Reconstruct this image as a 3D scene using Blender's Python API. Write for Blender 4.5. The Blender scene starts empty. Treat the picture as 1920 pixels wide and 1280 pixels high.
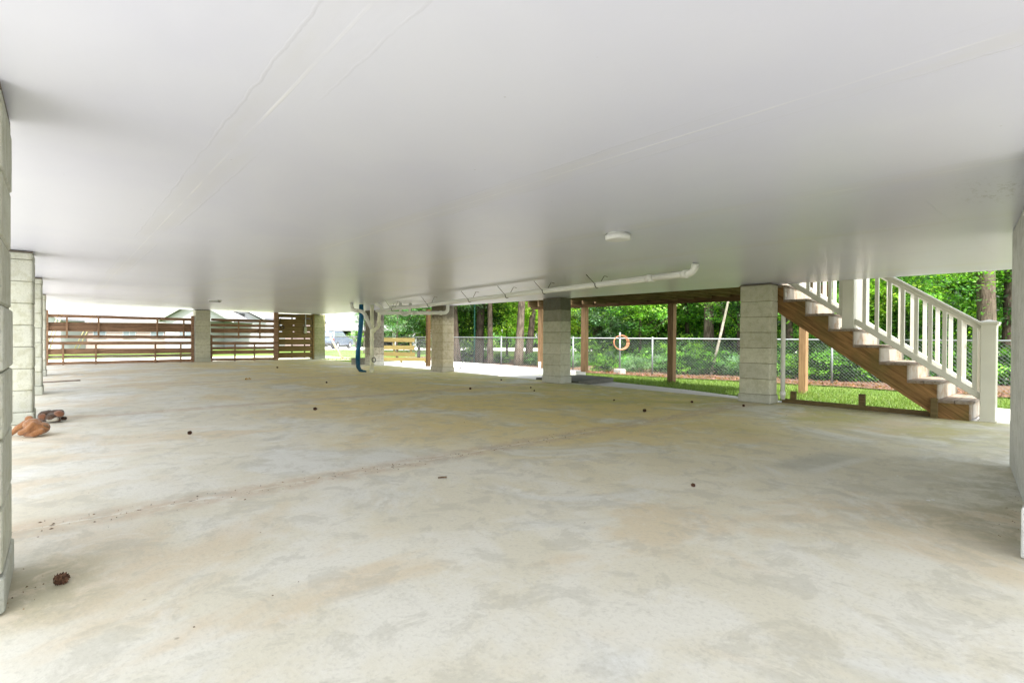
import bpy, math, random
from mathutils import Vector, Matrix, noise as mnoise
random.seed(11)
R = math.radians
SC = bpy.context.scene
COL = SC.collection

# World axes: X runs across the house (left bays -> garden side), Y runs along the long rows of piers, Z up.
# The camera stands at the origin, 0.84 m above the slab.
YAW = R(41.0125)
CR = Vector((math.cos(YAW), -math.sin(YAW), 0))     # to the right of the viewer
CF = Vector((math.sin(YAW), math.cos(YAW), 0))      # straight ahead
def place(bx, d, z=0.0):
    """point at distance d ahead, bx = sideways offset in 1/974 of that distance, from the middle"""
    return CR * ((bx - 960) / 974.0 * d) + CF * d + Vector((0, 0, z))

# ------------------------------------------------------------------ objects
def tag(o, label=None, cat=None, group=None, kind=None):
    if label: o['label'] = label
    if cat: o['category'] = cat
    if group: o['group'] = group
    if kind: o['kind'] = kind
    return o
def thing(name, label, cat, loc=(0, 0, 0), rz=0.0, group=None):
    o = bpy.data.objects.new(name, None); COL.objects.link(o)
    o.location = loc; o.rotation_euler = (0, 0, rz); o.empty_display_size = .1
    return tag(o, label, cat, group)
def copy_tree(o, parent=None):
    c = o.copy(); COL.objects.link(c); c.parent = parent
    for ch in list(o.children): copy_tree(ch, c)
    return c

class MB:
    def __init__(s): s.v = []; s.f = []; s.c = []; s.sm = []
    def add(s, vs, fs, col=(1, 1, 1), smooth=False):
        n = len(s.v); s.v += [tuple(p) for p in vs]; s.c += [col] * len(vs)
        for f in fs: s.f.append(tuple(i + n for i in f)); s.sm.append(smooth)
        return s
    def box(s, x0, x1, y0, y1, z0, z1, col=(1, 1, 1)):
        vs = [(x0,y0,z0),(x1,y0,z0),(x1,y1,z0),(x0,y1,z0),(x0,y0,z1),(x1,y0,z1),(x1,y1,z1),(x0,y1,z1)]
        return s.add(vs, [(0,3,2,1),(4,5,6,7),(0,1,5,4),(1,2,6,5),(2,3,7,6),(3,0,4,7)], col)
    def bar(s, a, b, w, h, up=(0, 0, 1), col=(1, 1, 1)):
        a = Vector(a); b = Vector(b); d = (b - a).normalized(); up = Vector(up)
        if abs(d.dot(up)) > .99: up = Vector((1, 0, 0))
        sd = d.cross(up).normalized(); u = sd.cross(d).normalized()
        vs = [p + sd * (i * w / 2) + u * (j * h / 2) for p in (a, b) for i, j in ((-1,-1),(1,-1),(1,1),(-1,1))]
        return s.add(vs, [(0,1,2,3),(7,6,5,4),(0,4,5,1),(1,5,6,2),(2,6,7,3),(3,7,4,0)], col)
    def tube(s, pts, r, n=10, caps=True, col=(1, 1, 1), smooth=True):
        pts = [Vector(p) for p in pts]; rs = r if isinstance(r, (list, tuple)) else [r] * len(pts)
        base = len(s.v); ref = None
        for i, p in enumerate(pts):
            d = (pts[min(i + 1, len(pts) - 1)] - pts[max(i - 1, 0)]).normalized()
            if ref is None:
                ref = d.cross(Vector((0, 0, 1)))
                if ref.length < .1: ref = d.cross(Vector((1, 0, 0)))
            ref = (ref - d * ref.dot(d)).normalized(); q = d.cross(ref)
            for k in range(n):
                a = 2 * math.pi * k / n
                s.v.append(tuple(p + (ref * math.cos(a) + q * math.sin(a)) * rs[i])); s.c.append(col)
        for i in range(len(pts) - 1):
            for k in range(n):
                a = base + i * n + k; b = base + i * n + (k + 1) % n
                s.f.append((a, b, b + n, a + n)); s.sm.append(smooth)
        if caps:
            s.f.append(tuple(base + k for k in reversed(range(n)))); s.sm.append(False)
            e = base + (len(pts) - 1) * n; s.f.append(tuple(e + k for k in range(n))); s.sm.append(False)
        return s
    def poly(s, pts, a, b, axis='x', col=(1, 1, 1)):
        """extrude a 2-D outline between a and b along axis"""
        f = {'x': lambda p, t: (t, p[0], p[1]), 'y': lambda p, t: (p[0], t, p[1]), 'z': lambda p, t: (p[0], p[1], t)}[axis]
        n = len(pts); vs = [f(p, a) for p in pts] + [f(p, b) for p in pts]
        fs = [tuple(range(n)), tuple(reversed(range(n, 2 * n)))] + [(i, i + n, (i + 1) % n + n, (i + 1) % n) for i in range(n)]
        return s.add(vs, fs, col)
    def ball(s, c, r, rot=None, n=12, col=(1, 1, 1)):
        c = Vector(c); rr = r if isinstance(r, (tuple, list)) else (r, r, r); vs = []; fs = []
        m = rot or Matrix.Identity(3); k = n // 2
        vs.append(c + m @ Vector((0, 0, -rr[2])))
        for i in range(1, k):
            t = math.pi * i / k - math.pi / 2
            for j in range(n):
                a = 2 * math.pi * j / n
                vs.append(c + m @ Vector((rr[0] * math.cos(t) * math.cos(a), rr[1] * math.cos(t) * math.sin(a), rr[2] * math.sin(t))))
        vs.append(c + m @ Vector((0, 0, rr[2])))
        for j in range(n): fs.append((0, 1 + (j + 1) % n, 1 + j)); fs.append((len(vs) - 1, 1 + (k - 2) * n + j, 1 + (k - 2) * n + (j + 1) % n))
        for i in range(k - 2):
            for j in range(n):
                a = 1 + i * n + j; b = 1 + i * n + (j + 1) % n; fs.append((a, b, b + n, a + n))
        return s.add(vs, fs, col, True)
    def build(s, name, mat, parent=None, bevel=0, sharp=False):
        me = bpy.data.meshes.new(name); me.from_pydata(s.v, [], s.f)
        at = me.color_attributes.new('tint', 'FLOAT_COLOR', 'POINT')
        buf = []
        for c in s.c: buf += [c[0], c[1], c[2], 1.0]
        at.data.foreach_set('color', buf)
        me.polygons.foreach_set('use_smooth', s.sm)
        me.materials.append(mat); me.update()
        o = bpy.data.objects.new(name, me); COL.objects.link(o)
        if parent is not None: o.parent = parent
        if bevel:
            m = o.modifiers.new('bevel', 'BEVEL'); m.width = bevel; m.segments = 2; m.limit_method = 'ANGLE'
        return o

# ------------------------------------------------------------------ materials
class NT:
    def __init__(s, name, rough=.7, spec=.3):
        s.m = bpy.data.materials.new(name); s.m.use_nodes = True; s.t = s.m.node_tree; s.n = s.t.nodes; s.l = s.t.links
        s.b = s.n['Principled BSDF']; s.set('Roughness', rough); s.set('Specular IOR Level', spec)
        s.tc = s.n.new('ShaderNodeTexCoord'); s.P = s.tc.outputs['Object']
    def set(s, k, v):
        if hasattr(v, 'is_linked') or isinstance(v, bpy.types.NodeSocket): s.l.new(v, s.b.inputs[k])
        elif isinstance(v, tuple): s.b.inputs[k].default_value = (v[0], v[1], v[2], 1)
        else: s.b.inputs[k].default_value = v
    def inp(s, sock, v):
        if isinstance(v, bpy.types.NodeSocket): s.l.new(v, sock)
        elif isinstance(v, tuple) and len(sock.default_value) == 4: sock.default_value = (v[0], v[1], v[2], 1)
        else: sock.default_value = v
    def M(s, op, a, b=0.0, c=0.0):
        n = s.n.new('ShaderNodeMath'); n.operation = op
        s.inp(n.inputs[0], a); s.inp(n.inputs[1], b); s.inp(n.inputs[2], c); return n.outputs[0]
    def xyz(s, p=None):
        n = s.n.new('ShaderNodeSeparateXYZ'); s.l.new(p or s.P, n.inputs[0]); return n.outputs
    def scale(s, v, p=None):
        n = s.n.new('ShaderNodeMapping'); s.l.new(p or s.P, n.inputs[0]); n.inputs['Scale'].default_value = v; return n.outputs[0]
    def noise(s, sc, det=4, rough=.55, p=None, dist=0.0):
        n = s.n.new('ShaderNodeTexNoise'); n.inputs['Scale'].default_value = sc; n.inputs['Detail'].default_value = det
        n.inputs['Roughness'].default_value = rough; n.inputs['Distortion'].default_value = dist
        s.l.new(p or s.P, n.inputs['Vector']); return n.outputs['Fac']
    def vor(s, sc, p=None, feat='F1'):
        n = s.n.new('ShaderNodeTexVoronoi'); n.inputs['Scale'].default_value = sc; n.feature = feat
        s.l.new(p or s.P, n.inputs['Vector']); return n.outputs['Distance']
    def step(s, v, a, b):
        n = s.n.new('ShaderNodeMapRange'); n.interpolation_type = 'SMOOTHSTEP'
        s.inp(n.inputs[0], v); n.inputs[1].default_value = a; n.inputs[2].default_value = b
        n.inputs[3].default_value = 0; n.inputs[4].default_value = 1
        if a > b:
            n.inputs[1].default_value = b; n.inputs[2].default_value = a; n.inputs[3].default_value = 1; n.inputs[4].default_value = 0
        return n.outputs[0]
    def mix(s, f, a, b, mode='MIX'):
        n = s.n.new('ShaderNodeMix'); n.data_type = 'RGBA'; n.blend_type = mode
        s.inp(n.inputs[0], f); s.inp(n.inputs[6], a); s.inp(n.inputs[7], b); return n.outputs[2]
    def tint(s):
        n = s.n.new('ShaderNodeVertexColor'); n.layer_name = 'tint'; return n.outputs[0]
    def bump(s, h, strength=.3, dist=.01):
        n = s.n.new('ShaderNodeBump'); n.inputs['Strength'].default_value = strength; n.inputs['Distance'].default_value = dist
        s.l.new(h, n.inputs['Height']); s.l.new(n.outputs[0], s.b.inputs['Normal'])
    def col(s, c): s.set('Base Color', c); return s.m

def plain(name, c, rough=.6, spec=.3, var=.15, sc=6, bump=0):
    t = NT(name, rough, spec); n = t.noise(sc, 5)
    k = t.mix(t.step(n, .3, .7), tuple(x * (1 - var) for x in c), tuple(min(1, x * (1 + var)) for x in c))
    k = t.mix(1.0, k, t.tint(), 'MULTIPLY')
    if bump: t.bump(t.noise(sc * 8, 3), bump, .01)
    return t.col(k)

def mat_floor():
    t = NT('floor_concrete', .62, .28); x, y, z = t.xyz()
    n1 = t.noise(.55, 5, .6, dist=.6); n2 = t.noise(1.7, 6, .62, dist=.4); n3 = t.noise(9, 6, .7); n4 = t.noise(60, 3, .6)
    m2 = t.noise(5.5, 7, .72, dist=.6)
    st = t.noise(2.2, 5, .6, p=t.scale((1.0, .35, 1)))
    c = t.mix(t.step(n2, .42, .58), (.69, .655, .535), (.735, .715, .63))
    c = t.mix(t.M('MULTIPLY', t.step(n1, .49, .57), .7), c, (.66, .56, .40))
    # yellow-brown staining that thickens towards the garden side
    xv = t.M('ADD', x, t.M('MULTIPLY', t.M('SUBTRACT', n1, .5), 5.0))
    xv = t.M('ADD', xv, t.M('MULTIPLY', t.M('SUBTRACT', st, .5), 3.0))
    s1 = t.step(xv, .5, 4.6)
    s1 = t.M('MULTIPLY', s1, t.step(t.M('ADD', y, t.M('MULTIPLY', n2, 1.5)), 1.0, 4.5))
    c = t.mix(t.M('MULTIPLY', s1, .92), c, (.76, .63, .27))
    g = t.M('MULTIPLY', t.step(xv, 4.2, 6.8), t.step(n2, .35, .6))
    c = t.mix(t.M('MULTIPLY', g, .75), c, (.50, .48, .17))
    # grey wet patches and pale salts
    c = t.mix(t.M('MULTIPLY', t.step(t.noise(1.1, 6, .6, p=t.scale((1, .8, 3)), dist=.8), .52, .64), .42), c, (.47, .475, .43))
    c = t.mix(t.M('MULTIPLY', t.step(t.noise(.9, 6, .65, p=t.scale((1.2, 1, 7)), dist=.7), .53, .63), .6), c, (.78, .78, .74))
    # dusty ring left by something round
    dx = t.M('SUBTRACT', x, 1.98); dy = t.M('SUBTRACT', y, 1.42)
    rr = t.M('SQRT', t.M('ADD', t.M('MULTIPLY', dx, dx), t.M('MULTIPLY', dy, dy)))
    ring = t.step(t.M('ABSOLUTE', t.M('SUBTRACT', rr, t.M('ADD', .27, t.M('MULTIPLY', n3, .06)))), .03, .0)
    c = t.mix(t.M('MULTIPLY', t.M('MULTIPLY', ring, t.step(n2, .4, .6)), .35), c, (.76, .75, .68))
    # joints
    wob = t.M('MULTIPLY', t.M('SUBTRACT', n3, .5), .03)
    yy = t.M('ADD', t.M('ADD', y, wob), -1.135)
    dj = t.M('ABSOLUTE', t.M('SUBTRACT', t.M('MODULO', yy, 3.83), 1.915))
    dl = t.M('ABSOLUTE', t.M('SUBTRACT', t.M('ADD', x, wob), 3.62))
    band = t.M('MULTIPLY', t.step(dj, .20, .03), t.step(n3, .3, .6))
    c = t.mix(t.M('MULTIPLY', band, .7), c, (.56, .44, .31))
    j = t.M('MAXIMUM', t.step(dj, .012, .003), t.M('MULTIPLY', t.step(dl, .010, .003), t.step(y, 2.9, 3.2)))
    c = t.mix(t.M('MULTIPLY', t.M('MULTIPLY', j, t.step(t.noise(5, 3, .6), .35, .6)), .9), c, (.80, .77, .68))
    sm = t.M('MULTIPLY', t.step(t.M('ABSOLUTE', t.M('SUBTRACT', t.M('ADD', y, wob), t.M('ADD', 1.73, t.M('MULTIPLY', x, -.14)))), .07, .01), t.M('MULTIPLY', t.step(x, 3.5, 3.7), t.step(x, 4.5, 4.1)))
    c = t.mix(t.M('MULTIPLY', t.step(t.M('ABSOLUTE', t.M('SUBTRACT', t.M('ADD', y, t.M('MULTIPLY', x, .14)), 1.85)), .22, .05), t.M('MULTIPLY', t.M('MULTIPLY', t.step(x, 3.4, 3.7), t.step(x, 4.6, 4.1)), .5)), c, (.42, .43, .40))
    c = t.mix(t.M('MULTIPLY', sm, .6), c, (.80, .79, .74))
    c = t.mix(t.M('MULTIPLY', t.M('MULTIPLY', t.step(dj, .02, .005), t.step(t.noise(23, 3, .7), .58, .66)), .75), c, (.14, .09, .05))
    # fine speckle, drag marks
    c = t.mix(t.M('MULTIPLY', t.step(n4, .50, .68), .20), c, (.40, .38, .32))
    c = t.mix(t.M('MULTIPLY', t.step(t.noise(11, 8, .8, p=t.scale((1.7, .7, 1)), dist=.6), .51, .70), .24), c, (.44, .42, .34))
    c = t.mix(t.M('MULTIPLY', t.step(t.noise(4.5, 8, .72, dist=.5), .50, .60), .38), c, (.47, .45, .37))
    c = t.mix(t.M('MULTIPLY', t.step(t.noise(3.1, 8, .75, dist=1.0), .54, .66), .35), c, (.80, .79, .74))
    c = t.mix(t.M('MULTIPLY', t.M('MULTIPLY', t.step(t.vor(5.5), .045, .02), t.step(t.noise(.8, 3), .5, .6)), .6), c, (.30, .25, .18))
    dirt_shade = t.M('MULTIPLY', t.M('MULTIPLY', t.step(y, 1.0, .2), t.step(x, 2.6, 3.1)), t.step(m2, .42, .6))
    dirt_shade = t.M('MAXIMUM', dirt_shade, t.M('MULTIPLY', t.M('MULTIPLY', t.step(t.M('ABSOLUTE', t.M('SUBTRACT', y, 2.35)), .45, .1), t.step(x, .25, -.05)), t.step(m2, .38, .55)))  # olive dirt with the left pier's contact shadow painted in
    dirt_shade = t.M('MAXIMUM', dirt_shade, t.M('MULTIPLY', t.step(x, 6.5, 7.1), t.step(m2, .40, .58)))
    c = t.mix(t.M('MULTIPLY', dirt_shade, .6), c, (.36, .345, .21))
    t.bump(t.M('ADD', t.M('MULTIPLY', n3, .6), t.M('ADD', t.M('MULTIPLY', n4, .25), t.M('MULTIPLY', j, -.9))), .30, .012)
    t.set('Roughness', t.M('ADD', .55, t.M('MULTIPLY', n2, .25)))
    return t.col(c)

def mat_ceiling():
    t = NT('ceiling_paint', .31, .5); x, y, z = t.xyz()
    n1 = t.noise(.8, 4, .55, dist=.3); n3 = t.noise(7, 5, .6); nl = t.noise(3.0, 4, .6, p=t.scale((1, .25, 1)))
    c = t.mix(t.step(n1, .3, .7), (.605, .620, .735), (.655, .672, .760))
    wob = t.M('MULTIPLY', t.M('SUBTRACT', t.noise(1.6, 2, .5, p=t.scale((.2, 1, 1))), .5), .009)
    xx = t.M('ADD', t.M('ADD', x, wob), .065)
    d = t.M('ABSOLUTE', t.M('SUBTRACT', t.M('MODULO', xx, 1.19), .595))
    d2 = t.M('ABSOLUTE', t.M('SUBTRACT', d, t.M('ADD', .075, t.M('MULTIPLY', n3, .03))))
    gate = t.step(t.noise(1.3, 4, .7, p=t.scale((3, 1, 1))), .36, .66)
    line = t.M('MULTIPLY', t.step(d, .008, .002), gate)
    edge = t.M('MULTIPLY', t.step(d2, .007, .001), t.step(nl, .35, .6))
    band = t.step(d, .11, .05)
    c = t.mix(t.M('MULTIPLY', t.M('MULTIPLY', band, t.step(nl, .38, .6)), .30), c, (.60, .60, .60))
    c = t.mix(t.M('MULTIPLY', line, .35), c, (.88, .88, .86))  # highlight along the seam ridge, painted as a paler line
    c = t.mix(t.M('MULTIPLY', edge, .16), c, (.42, .42, .44))
    # butt joints
    yy = t.M('ADD', y, t.M('MULTIPLY', t.M('SUBTRACT', n3, .5), .02))
    dyj = t.M('ABSOLUTE', t.M('SUBTRACT', t.M('MODULO', t.M('ADD', yy, .58), 2.44), 1.22))
    butt = t.M('MULTIPLY', t.step(dyj, .006, .001), t.step(t.noise(.9, 3, .6), .5, .6))
    # grime near the far piers, small pits
    c = t.mix(t.M('MULTIPLY', t.step(t.vor(6), .035, .012), .45), c, (.25, .24, .22))
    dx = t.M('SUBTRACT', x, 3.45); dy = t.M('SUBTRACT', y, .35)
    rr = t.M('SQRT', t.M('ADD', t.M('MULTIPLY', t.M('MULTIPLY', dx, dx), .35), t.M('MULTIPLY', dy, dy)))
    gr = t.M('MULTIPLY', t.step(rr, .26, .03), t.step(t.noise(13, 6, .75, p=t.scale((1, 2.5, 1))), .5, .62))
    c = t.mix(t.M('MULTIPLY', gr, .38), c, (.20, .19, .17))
    h = t.M('ADD', t.M('MULTIPLY', line, .22), t.M('ADD', t.M('MULTIPLY', edge, .22), t.M('MULTIPLY', butt, .6)))
    h = t.M('ADD', h, t.M('ADD', t.M('MULTIPLY', nl, 1.0), t.M('MULTIPLY', n1, 2.5)))
    h = t.M('ADD', h, t.M('MULTIPLY', t.noise(45, 3, .6), .10))
    t.bump(h, .30, .010)
    return t.col(c)

def mat_block(name, base, dirt_shade, top_dark=0.0, z_top=1.55):
    t = NT(name, .85, .15); x, y, z = t.xyz(); n = t.noise(2.4, 5, .6); f = t.noise(90, 4, .75); m = t.noise(14, 5, .65)
    c = t.mix(t.step(n, .3, .7), base, tuple(b * .82 for b in base))
    c = t.mix(t.M('MULTIPLY', t.step(m, .46, .62), .6), c, dirt_shade)
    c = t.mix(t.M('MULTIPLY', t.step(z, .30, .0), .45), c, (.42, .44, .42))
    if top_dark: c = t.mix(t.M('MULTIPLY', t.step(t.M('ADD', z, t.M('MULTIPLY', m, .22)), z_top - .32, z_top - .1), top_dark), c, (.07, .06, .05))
    c = t.mix(t.M('MULTIPLY', t.step(f, .53, .64), .42), c, tuple(b * .42 for b in base))
    c = t.mix(1.0, c, t.tint(), 'MULTIPLY')
    t.bump(t.M('ADD', f, m), .5, .006)
    return t.col(c)

def mat_wood(name, base, dark, axis='y', rough=.75, green=0.0, grain=1.0, slope=0.0):
    t = NT(name, rough, .2)
    sc = {'x': (.9, 14, 14), 'y': (14, .9, 14), 'z': (14, 14, .9)}[axis]
    if slope:
        mp = t.n.new('ShaderNodeMapping'); t.l.new(t.P, mp.inputs[0]); mp.inputs['Rotation'].default_value = (slope, 0, 0); t.P = mp.outputs[0]
    p = t.scale(sc); g = t.noise(2.4, 6, .65, p=p, dist=.5); g2 = t.noise(9, 4, .6, p=p); n = t.noise(1.4, 4, .6)
    c = t.mix(t.step(g, .35, .68), base, dark)
    c = t.mix(t.M('MULTIPLY', t.step(g2, .5, .7), .4 * grain), c, tuple(d * .5 for d in dark))
    c = t.mix(t.M('MULTIPLY', t.step(n, .45, .7), .35), c, tuple(b * .6 for b in base))
    c = t.mix(t.M('MULTIPLY', t.step(t.vor(3.1, p=t.scale({'x': (.5, 1.6, 1.6), 'y': (1.6, .5, 1.6), 'z': (1.6, 1.6, .5)}[axis])), .06, .02), .8), c, tuple(d * .3 for d in dark))
    if green: c = t.mix(t.M('MULTIPLY', t.step(t.noise(2.1, 5, .6), .42, .65), green), c, (.10, .10, .03))
    c = t.mix(1.0, c, t.tint(), 'MULTIPLY')
    t.bump(t.M('ADD', g, g2), .35, .004)
    return t.col(c)

def mat_leaf(name, trans=.45):
    t = NT(name, .5, .35); c = t.tint()
    t.col(c); out = t.n['Material Output']
    tr = t.n.new('ShaderNodeBsdfTranslucent'); hs = t.mix(1.0, c, (1.6, 1.9, .55), 'MULTIPLY'); t.l.new(hs, tr.inputs[0])
    mx = t.n.new('ShaderNodeMixShader'); mx.inputs[0].default_value = trans
    t.l.new(t.b.outputs[0], mx.inputs[1]); t.l.new(tr.outputs[0], mx.inputs[2]); t.l.new(mx.outputs[0], out.inputs[0])
    return t.m

def mat_grass():
    t = NT('lawn_ground', .9, .1); n = t.noise(.5, 5, .6); m = t.noise(12, 5, .7)
    c = t.mix(t.step(n, .35, .65), (.085, .15, .028), (.14, .19, .045))
    c = t.mix(t.M('MULTIPLY', t.step(m, .5, .75), .6), c, (.05, .07, .02))
    t.bump(m, .6, .03); return t.col(c)
def mat_litter():
    t = NT('leaf_litter_ground', .9, .1); n = t.noise(8, 6, .7); m = t.vor(26)
    c = t.mix(t.step(n, .4, .62), (.13, .075, .05), (.06, .05, .03))
    c = t.mix(t.M('MULTIPLY', t.step(m, .35, .6), .5), c, (.22, .14, .10))
    t.bump(m, .8, .03); return t.col(c)
def mat_paving(name, c0, c1, spk=.25):
    t = NT(name, .8, .2); n = t.noise(.35, 5, .6); m = t.noise(28, 5, .75)
    c = t.mix(t.step(n, .35, .65), c0, c1)
    c = t.mix(t.M('MULTIPLY', t.step(m, .5, .7), spk), c, tuple(q * .5 for q in c0))
    t.bump(m, .4, .01); return t.col(c)
def mat_brick():
    t = NT('brick_wall', .85, .1)
    b = t.n.new('ShaderNodeTexBrick'); b.inputs['Scale'].default_value = 4.2
    b.inputs['Color1'].default_value = (.30, .22, .20, 1); b.inputs['Color2'].default_value = (.34, .26, .24, 1); b.inputs['Mortar'].default_value = (.36, .33, .31, 1)
    mp = t.n.new('ShaderNodeMapping'); mp.inputs['Rotation'].default_value = (R(90), 0, 0); t.l.new(t.P, mp.inputs[0]); t.l.new(mp.outputs[0], b.inputs['Vector'])
    return t.col(b.outputs['Color'])
def mat_siding():
    t = NT('white_siding', .6, .25); x, y, z = t.xyz()
    s = t.M('MODULO', z, .16); k = t.step(s, .012, .03)
    c = t.mix(k, (.24, .243, .25), (.36, .365, .37)); t.bump(s, .5, .05); return t.col(c)
def mat_shingle():
    t = NT('roof_shingle', .9, .1); n = t.noise(6, 5, .7, p=t.scale((1, 1, 6)))
    return t.col(t.mix(t.step(n, .35, .65), (.22, .218, .23), (.28, .278, .29)))
def mat_bark(name, a, b):
    t = NT(name, .95, .05); p = t.scale((9, 9, 1.6)); n = t.noise(1.6, 6, .7, p=p, dist=.7); q = t.noise(1.2, 3)
    c = t.mix(t.step(n, .38, .62), a, b); c = t.mix(t.M('MULTIPLY', t.step(q, .5, .7), .4), c, (.09, .10, .06))
    t.bump(n, .9, .05); return t.col(c)

M = {}
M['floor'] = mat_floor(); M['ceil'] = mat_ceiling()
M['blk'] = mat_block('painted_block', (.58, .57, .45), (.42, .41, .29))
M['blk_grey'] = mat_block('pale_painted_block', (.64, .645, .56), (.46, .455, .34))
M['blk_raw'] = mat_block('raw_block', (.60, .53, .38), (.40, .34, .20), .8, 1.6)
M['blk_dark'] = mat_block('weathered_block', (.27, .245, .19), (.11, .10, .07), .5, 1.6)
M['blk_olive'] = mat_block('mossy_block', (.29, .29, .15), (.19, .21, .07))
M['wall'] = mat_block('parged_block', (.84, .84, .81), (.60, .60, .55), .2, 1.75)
M['slat_y'] = mat_wood('slat_wood', (.37, .225, .14), (.19, .115, .07), 'x')
M['slat_grey'] = mat_wood('grey_slat_wood', (.40, .33, .28), (.20, .15, .11), 'x')
M['stile'] = mat_wood('stile_wood', (.36, .22, .13), (.22, .13, .08), 'z')
M['gate'] = mat_wood('gate_wood', (.22, .15, .055), (.12, .075, .025), 'x', green=.4)
M['post'] = mat_wood('deck_post_wood', (.34, .21, .115), (.20, .115, .06), 'z')
M['beam'] = mat_wood('deck_beam_wood', (.15, .085, .035), (.06, .035, .015), 'y')
M['joist'] = mat_wood('deck_joist_wood', (.17, .115, .055), (.07, .045, .02), 'x')
M['string'] = mat_wood('stringer_wood', (.30, .17, .065), (.12, .065, .024), 'y', green=.55, slope=R(-35))
M['tread'] = mat_wood('weathered_tread', (.30, .26, .21), (.18, .13, .09), 'x')
M['yellow'] = mat_wood('yellow_panel_wood', (.23, .185, .065), (.16, .12, .04), 'x')
M['edging'] = mat_wood('edging_wood', (.17, .12, .055), (.08, .055, .025), 'y', green=.4)
def mat_riser():
    t = NT('weathered_white_riser', .6, .25); n = t.noise(5, 5, .7); m = t.noise(22, 4, .7, p=t.scale((1, 1, .4)))
    c = t.mix(t.step(n, .45, .68), (.35, .315, .26), (.24, .16, .09)); c = t.mix(t.M('MULTIPLY', t.step(m, .55, .7), .5), c, (.20, .12, .06))
    return t.col(c)
M['riser'] = mat_riser()
M['vinyl'] = plain('white_vinyl', (.56, .55, .47), .35, .4, .05, 3)
M['pvc'] = plain('white_pvc', (.82, .82, .78), .35, .4, .03, 3)
M['pvc_dirty'] = plain('aged_pvc', (.80, .80, .62), .45, .35, .2, 4)
M['strap'] = plain('grey_strap', (.10, .09, .08), .6)
M['blue'] = plain('blue_hose', (.010, .12, .25), .5, .3, .25, 4)
M['black'] = plain('black_rubber', (.018, .018, .018), .5)
M['galv'] = plain('galvanised_steel', (.22, .235, .235), .4, .5, .1)
M['galv'].node_tree.nodes['Principled BSDF'].inputs['Metallic'].default_value = .35
M['fixture'] = plain('fixture_plastic', (.72, .72, .70), .35, .4, .03)
M['vent'] = plain('vent_metal', (.30, .30, .28), .5)
M['conduit'] = plain('grey_conduit', (.42, .44, .42), .5)
M['box_green'] = plain('green_grey_box', (.34, .36, .22), .5)
M['orange_hose'] = plain('orange_hose', (.42, .19, .10), .5)
M['cone'] = plain('pinecone_brown', (.085, .045, .028), .8, .1, .4, 60)
M['twig'] = plain('dry_twig', (.13, .085, .05), .8, .1, .3, 30)
M['straw'] = plain('dry_yellow_leaf', (.42, .27, .07), .8, .1, .3, 30)
M['paint'] = plain('white_paint_spot', (.85, .85, .82), .5)
def mat_plush(n, a, b):
    t = NT(n, .95, .05); q = t.noise(140, 3, .7); w = t.noise(18, 4)
    c = t.mix(t.step(w, .35, .65), a, b); c = t.mix(t.M('MULTIPLY', t.step(q, .45, .65), .5), c, tuple(x * .55 for x in a)); t.bump(q, .8, .006)
    t.b.inputs['Sheen Weight'].default_value = .4; return t.col(c)
M['plush_tan'] = mat_plush('tan_plush', (.36, .17, .07), (.27, .12, .05))
M['plush_brown'] = mat_plush('brown_plush', (.055, .032, .02), (.09, .05, .03))
M['plush_muzzle'] = mat_plush('rust_plush', (.22, .095, .05), (.15, .065, .035))
M['plush_pale'] = mat_plush('pale_plush', (.42, .40, .33), (.35, .32, .26))
M['lawn'] = mat_grass(); M['litter'] = mat_litter()
M['drive'] = mat_paving('driveway_concrete', (.58, .56, .52), (.66, .64, .60), .2)
M['straw_ground'] = mat_paving('pale_straw_ground', (.55, .53, .40), (.40, .42, .26), .6)
M['patio'] = mat_paving('patio_concrete', (.30, .295, .28), (.40, .39, .36), .45)
M['dim_front_ground'] = mat_paving('dim_front_ground', (.085, .085, .088), (.12, .12, .12), .4)
M['side'] = mat_paving('side_concrete', (.42, .41, .38), (.50, .49, .46), .3)
M['stepc'] = mat_paving('dark_step_concrete', (.10, .10, .08), (.17, .165, .14), .6)
M['padc'] = mat_paving('stained_concrete', (.20, .20, .16), (.32, .31, .27), .6)
M['brick'] = mat_brick(); M['siding'] = mat_siding(); M['shingle'] = mat_shingle()
M['trim'] = plain('white_trim', (.34, .34, .34), .5, .3, .04)
M['glass'] = plain('window_glass', (.16, .19, .21), .12, .6, .1)
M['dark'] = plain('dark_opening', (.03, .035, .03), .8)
M['barkA'] = mat_bark('grey_bark', (.17, .135, .105), (.07, .055, .04)); M['barkB'] = mat_bark('dark_bark', (.085, .065, .05), (.035, .028, .02))
M['birch'] = mat_bark('pale_dead_wood', (.27, .25, .20), (.17, .15, .11))
M['leaf'] = mat_leaf('green_leaf'); M['blade'] = mat_leaf('grass_blade', .35)
M['carpaint'] = plain('blue_grey_car_paint', (.10, .13, .19), .25, .6, .04); M['tyre'] = plain('tyre_rubber', (.02, .02, .02), .8)
M['rim'] = plain('wheel_rim', (.35, .36, .38), .35); M['lamp'] = plain('red_tail_lamp', (.35, .03, .02), .3)
M['guy'] = plain('faded_yellow_pole', (.50, .42, .26), .6); M['flower'] = plain('pale_blossom', (.6, .45, .5), .8)

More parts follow.
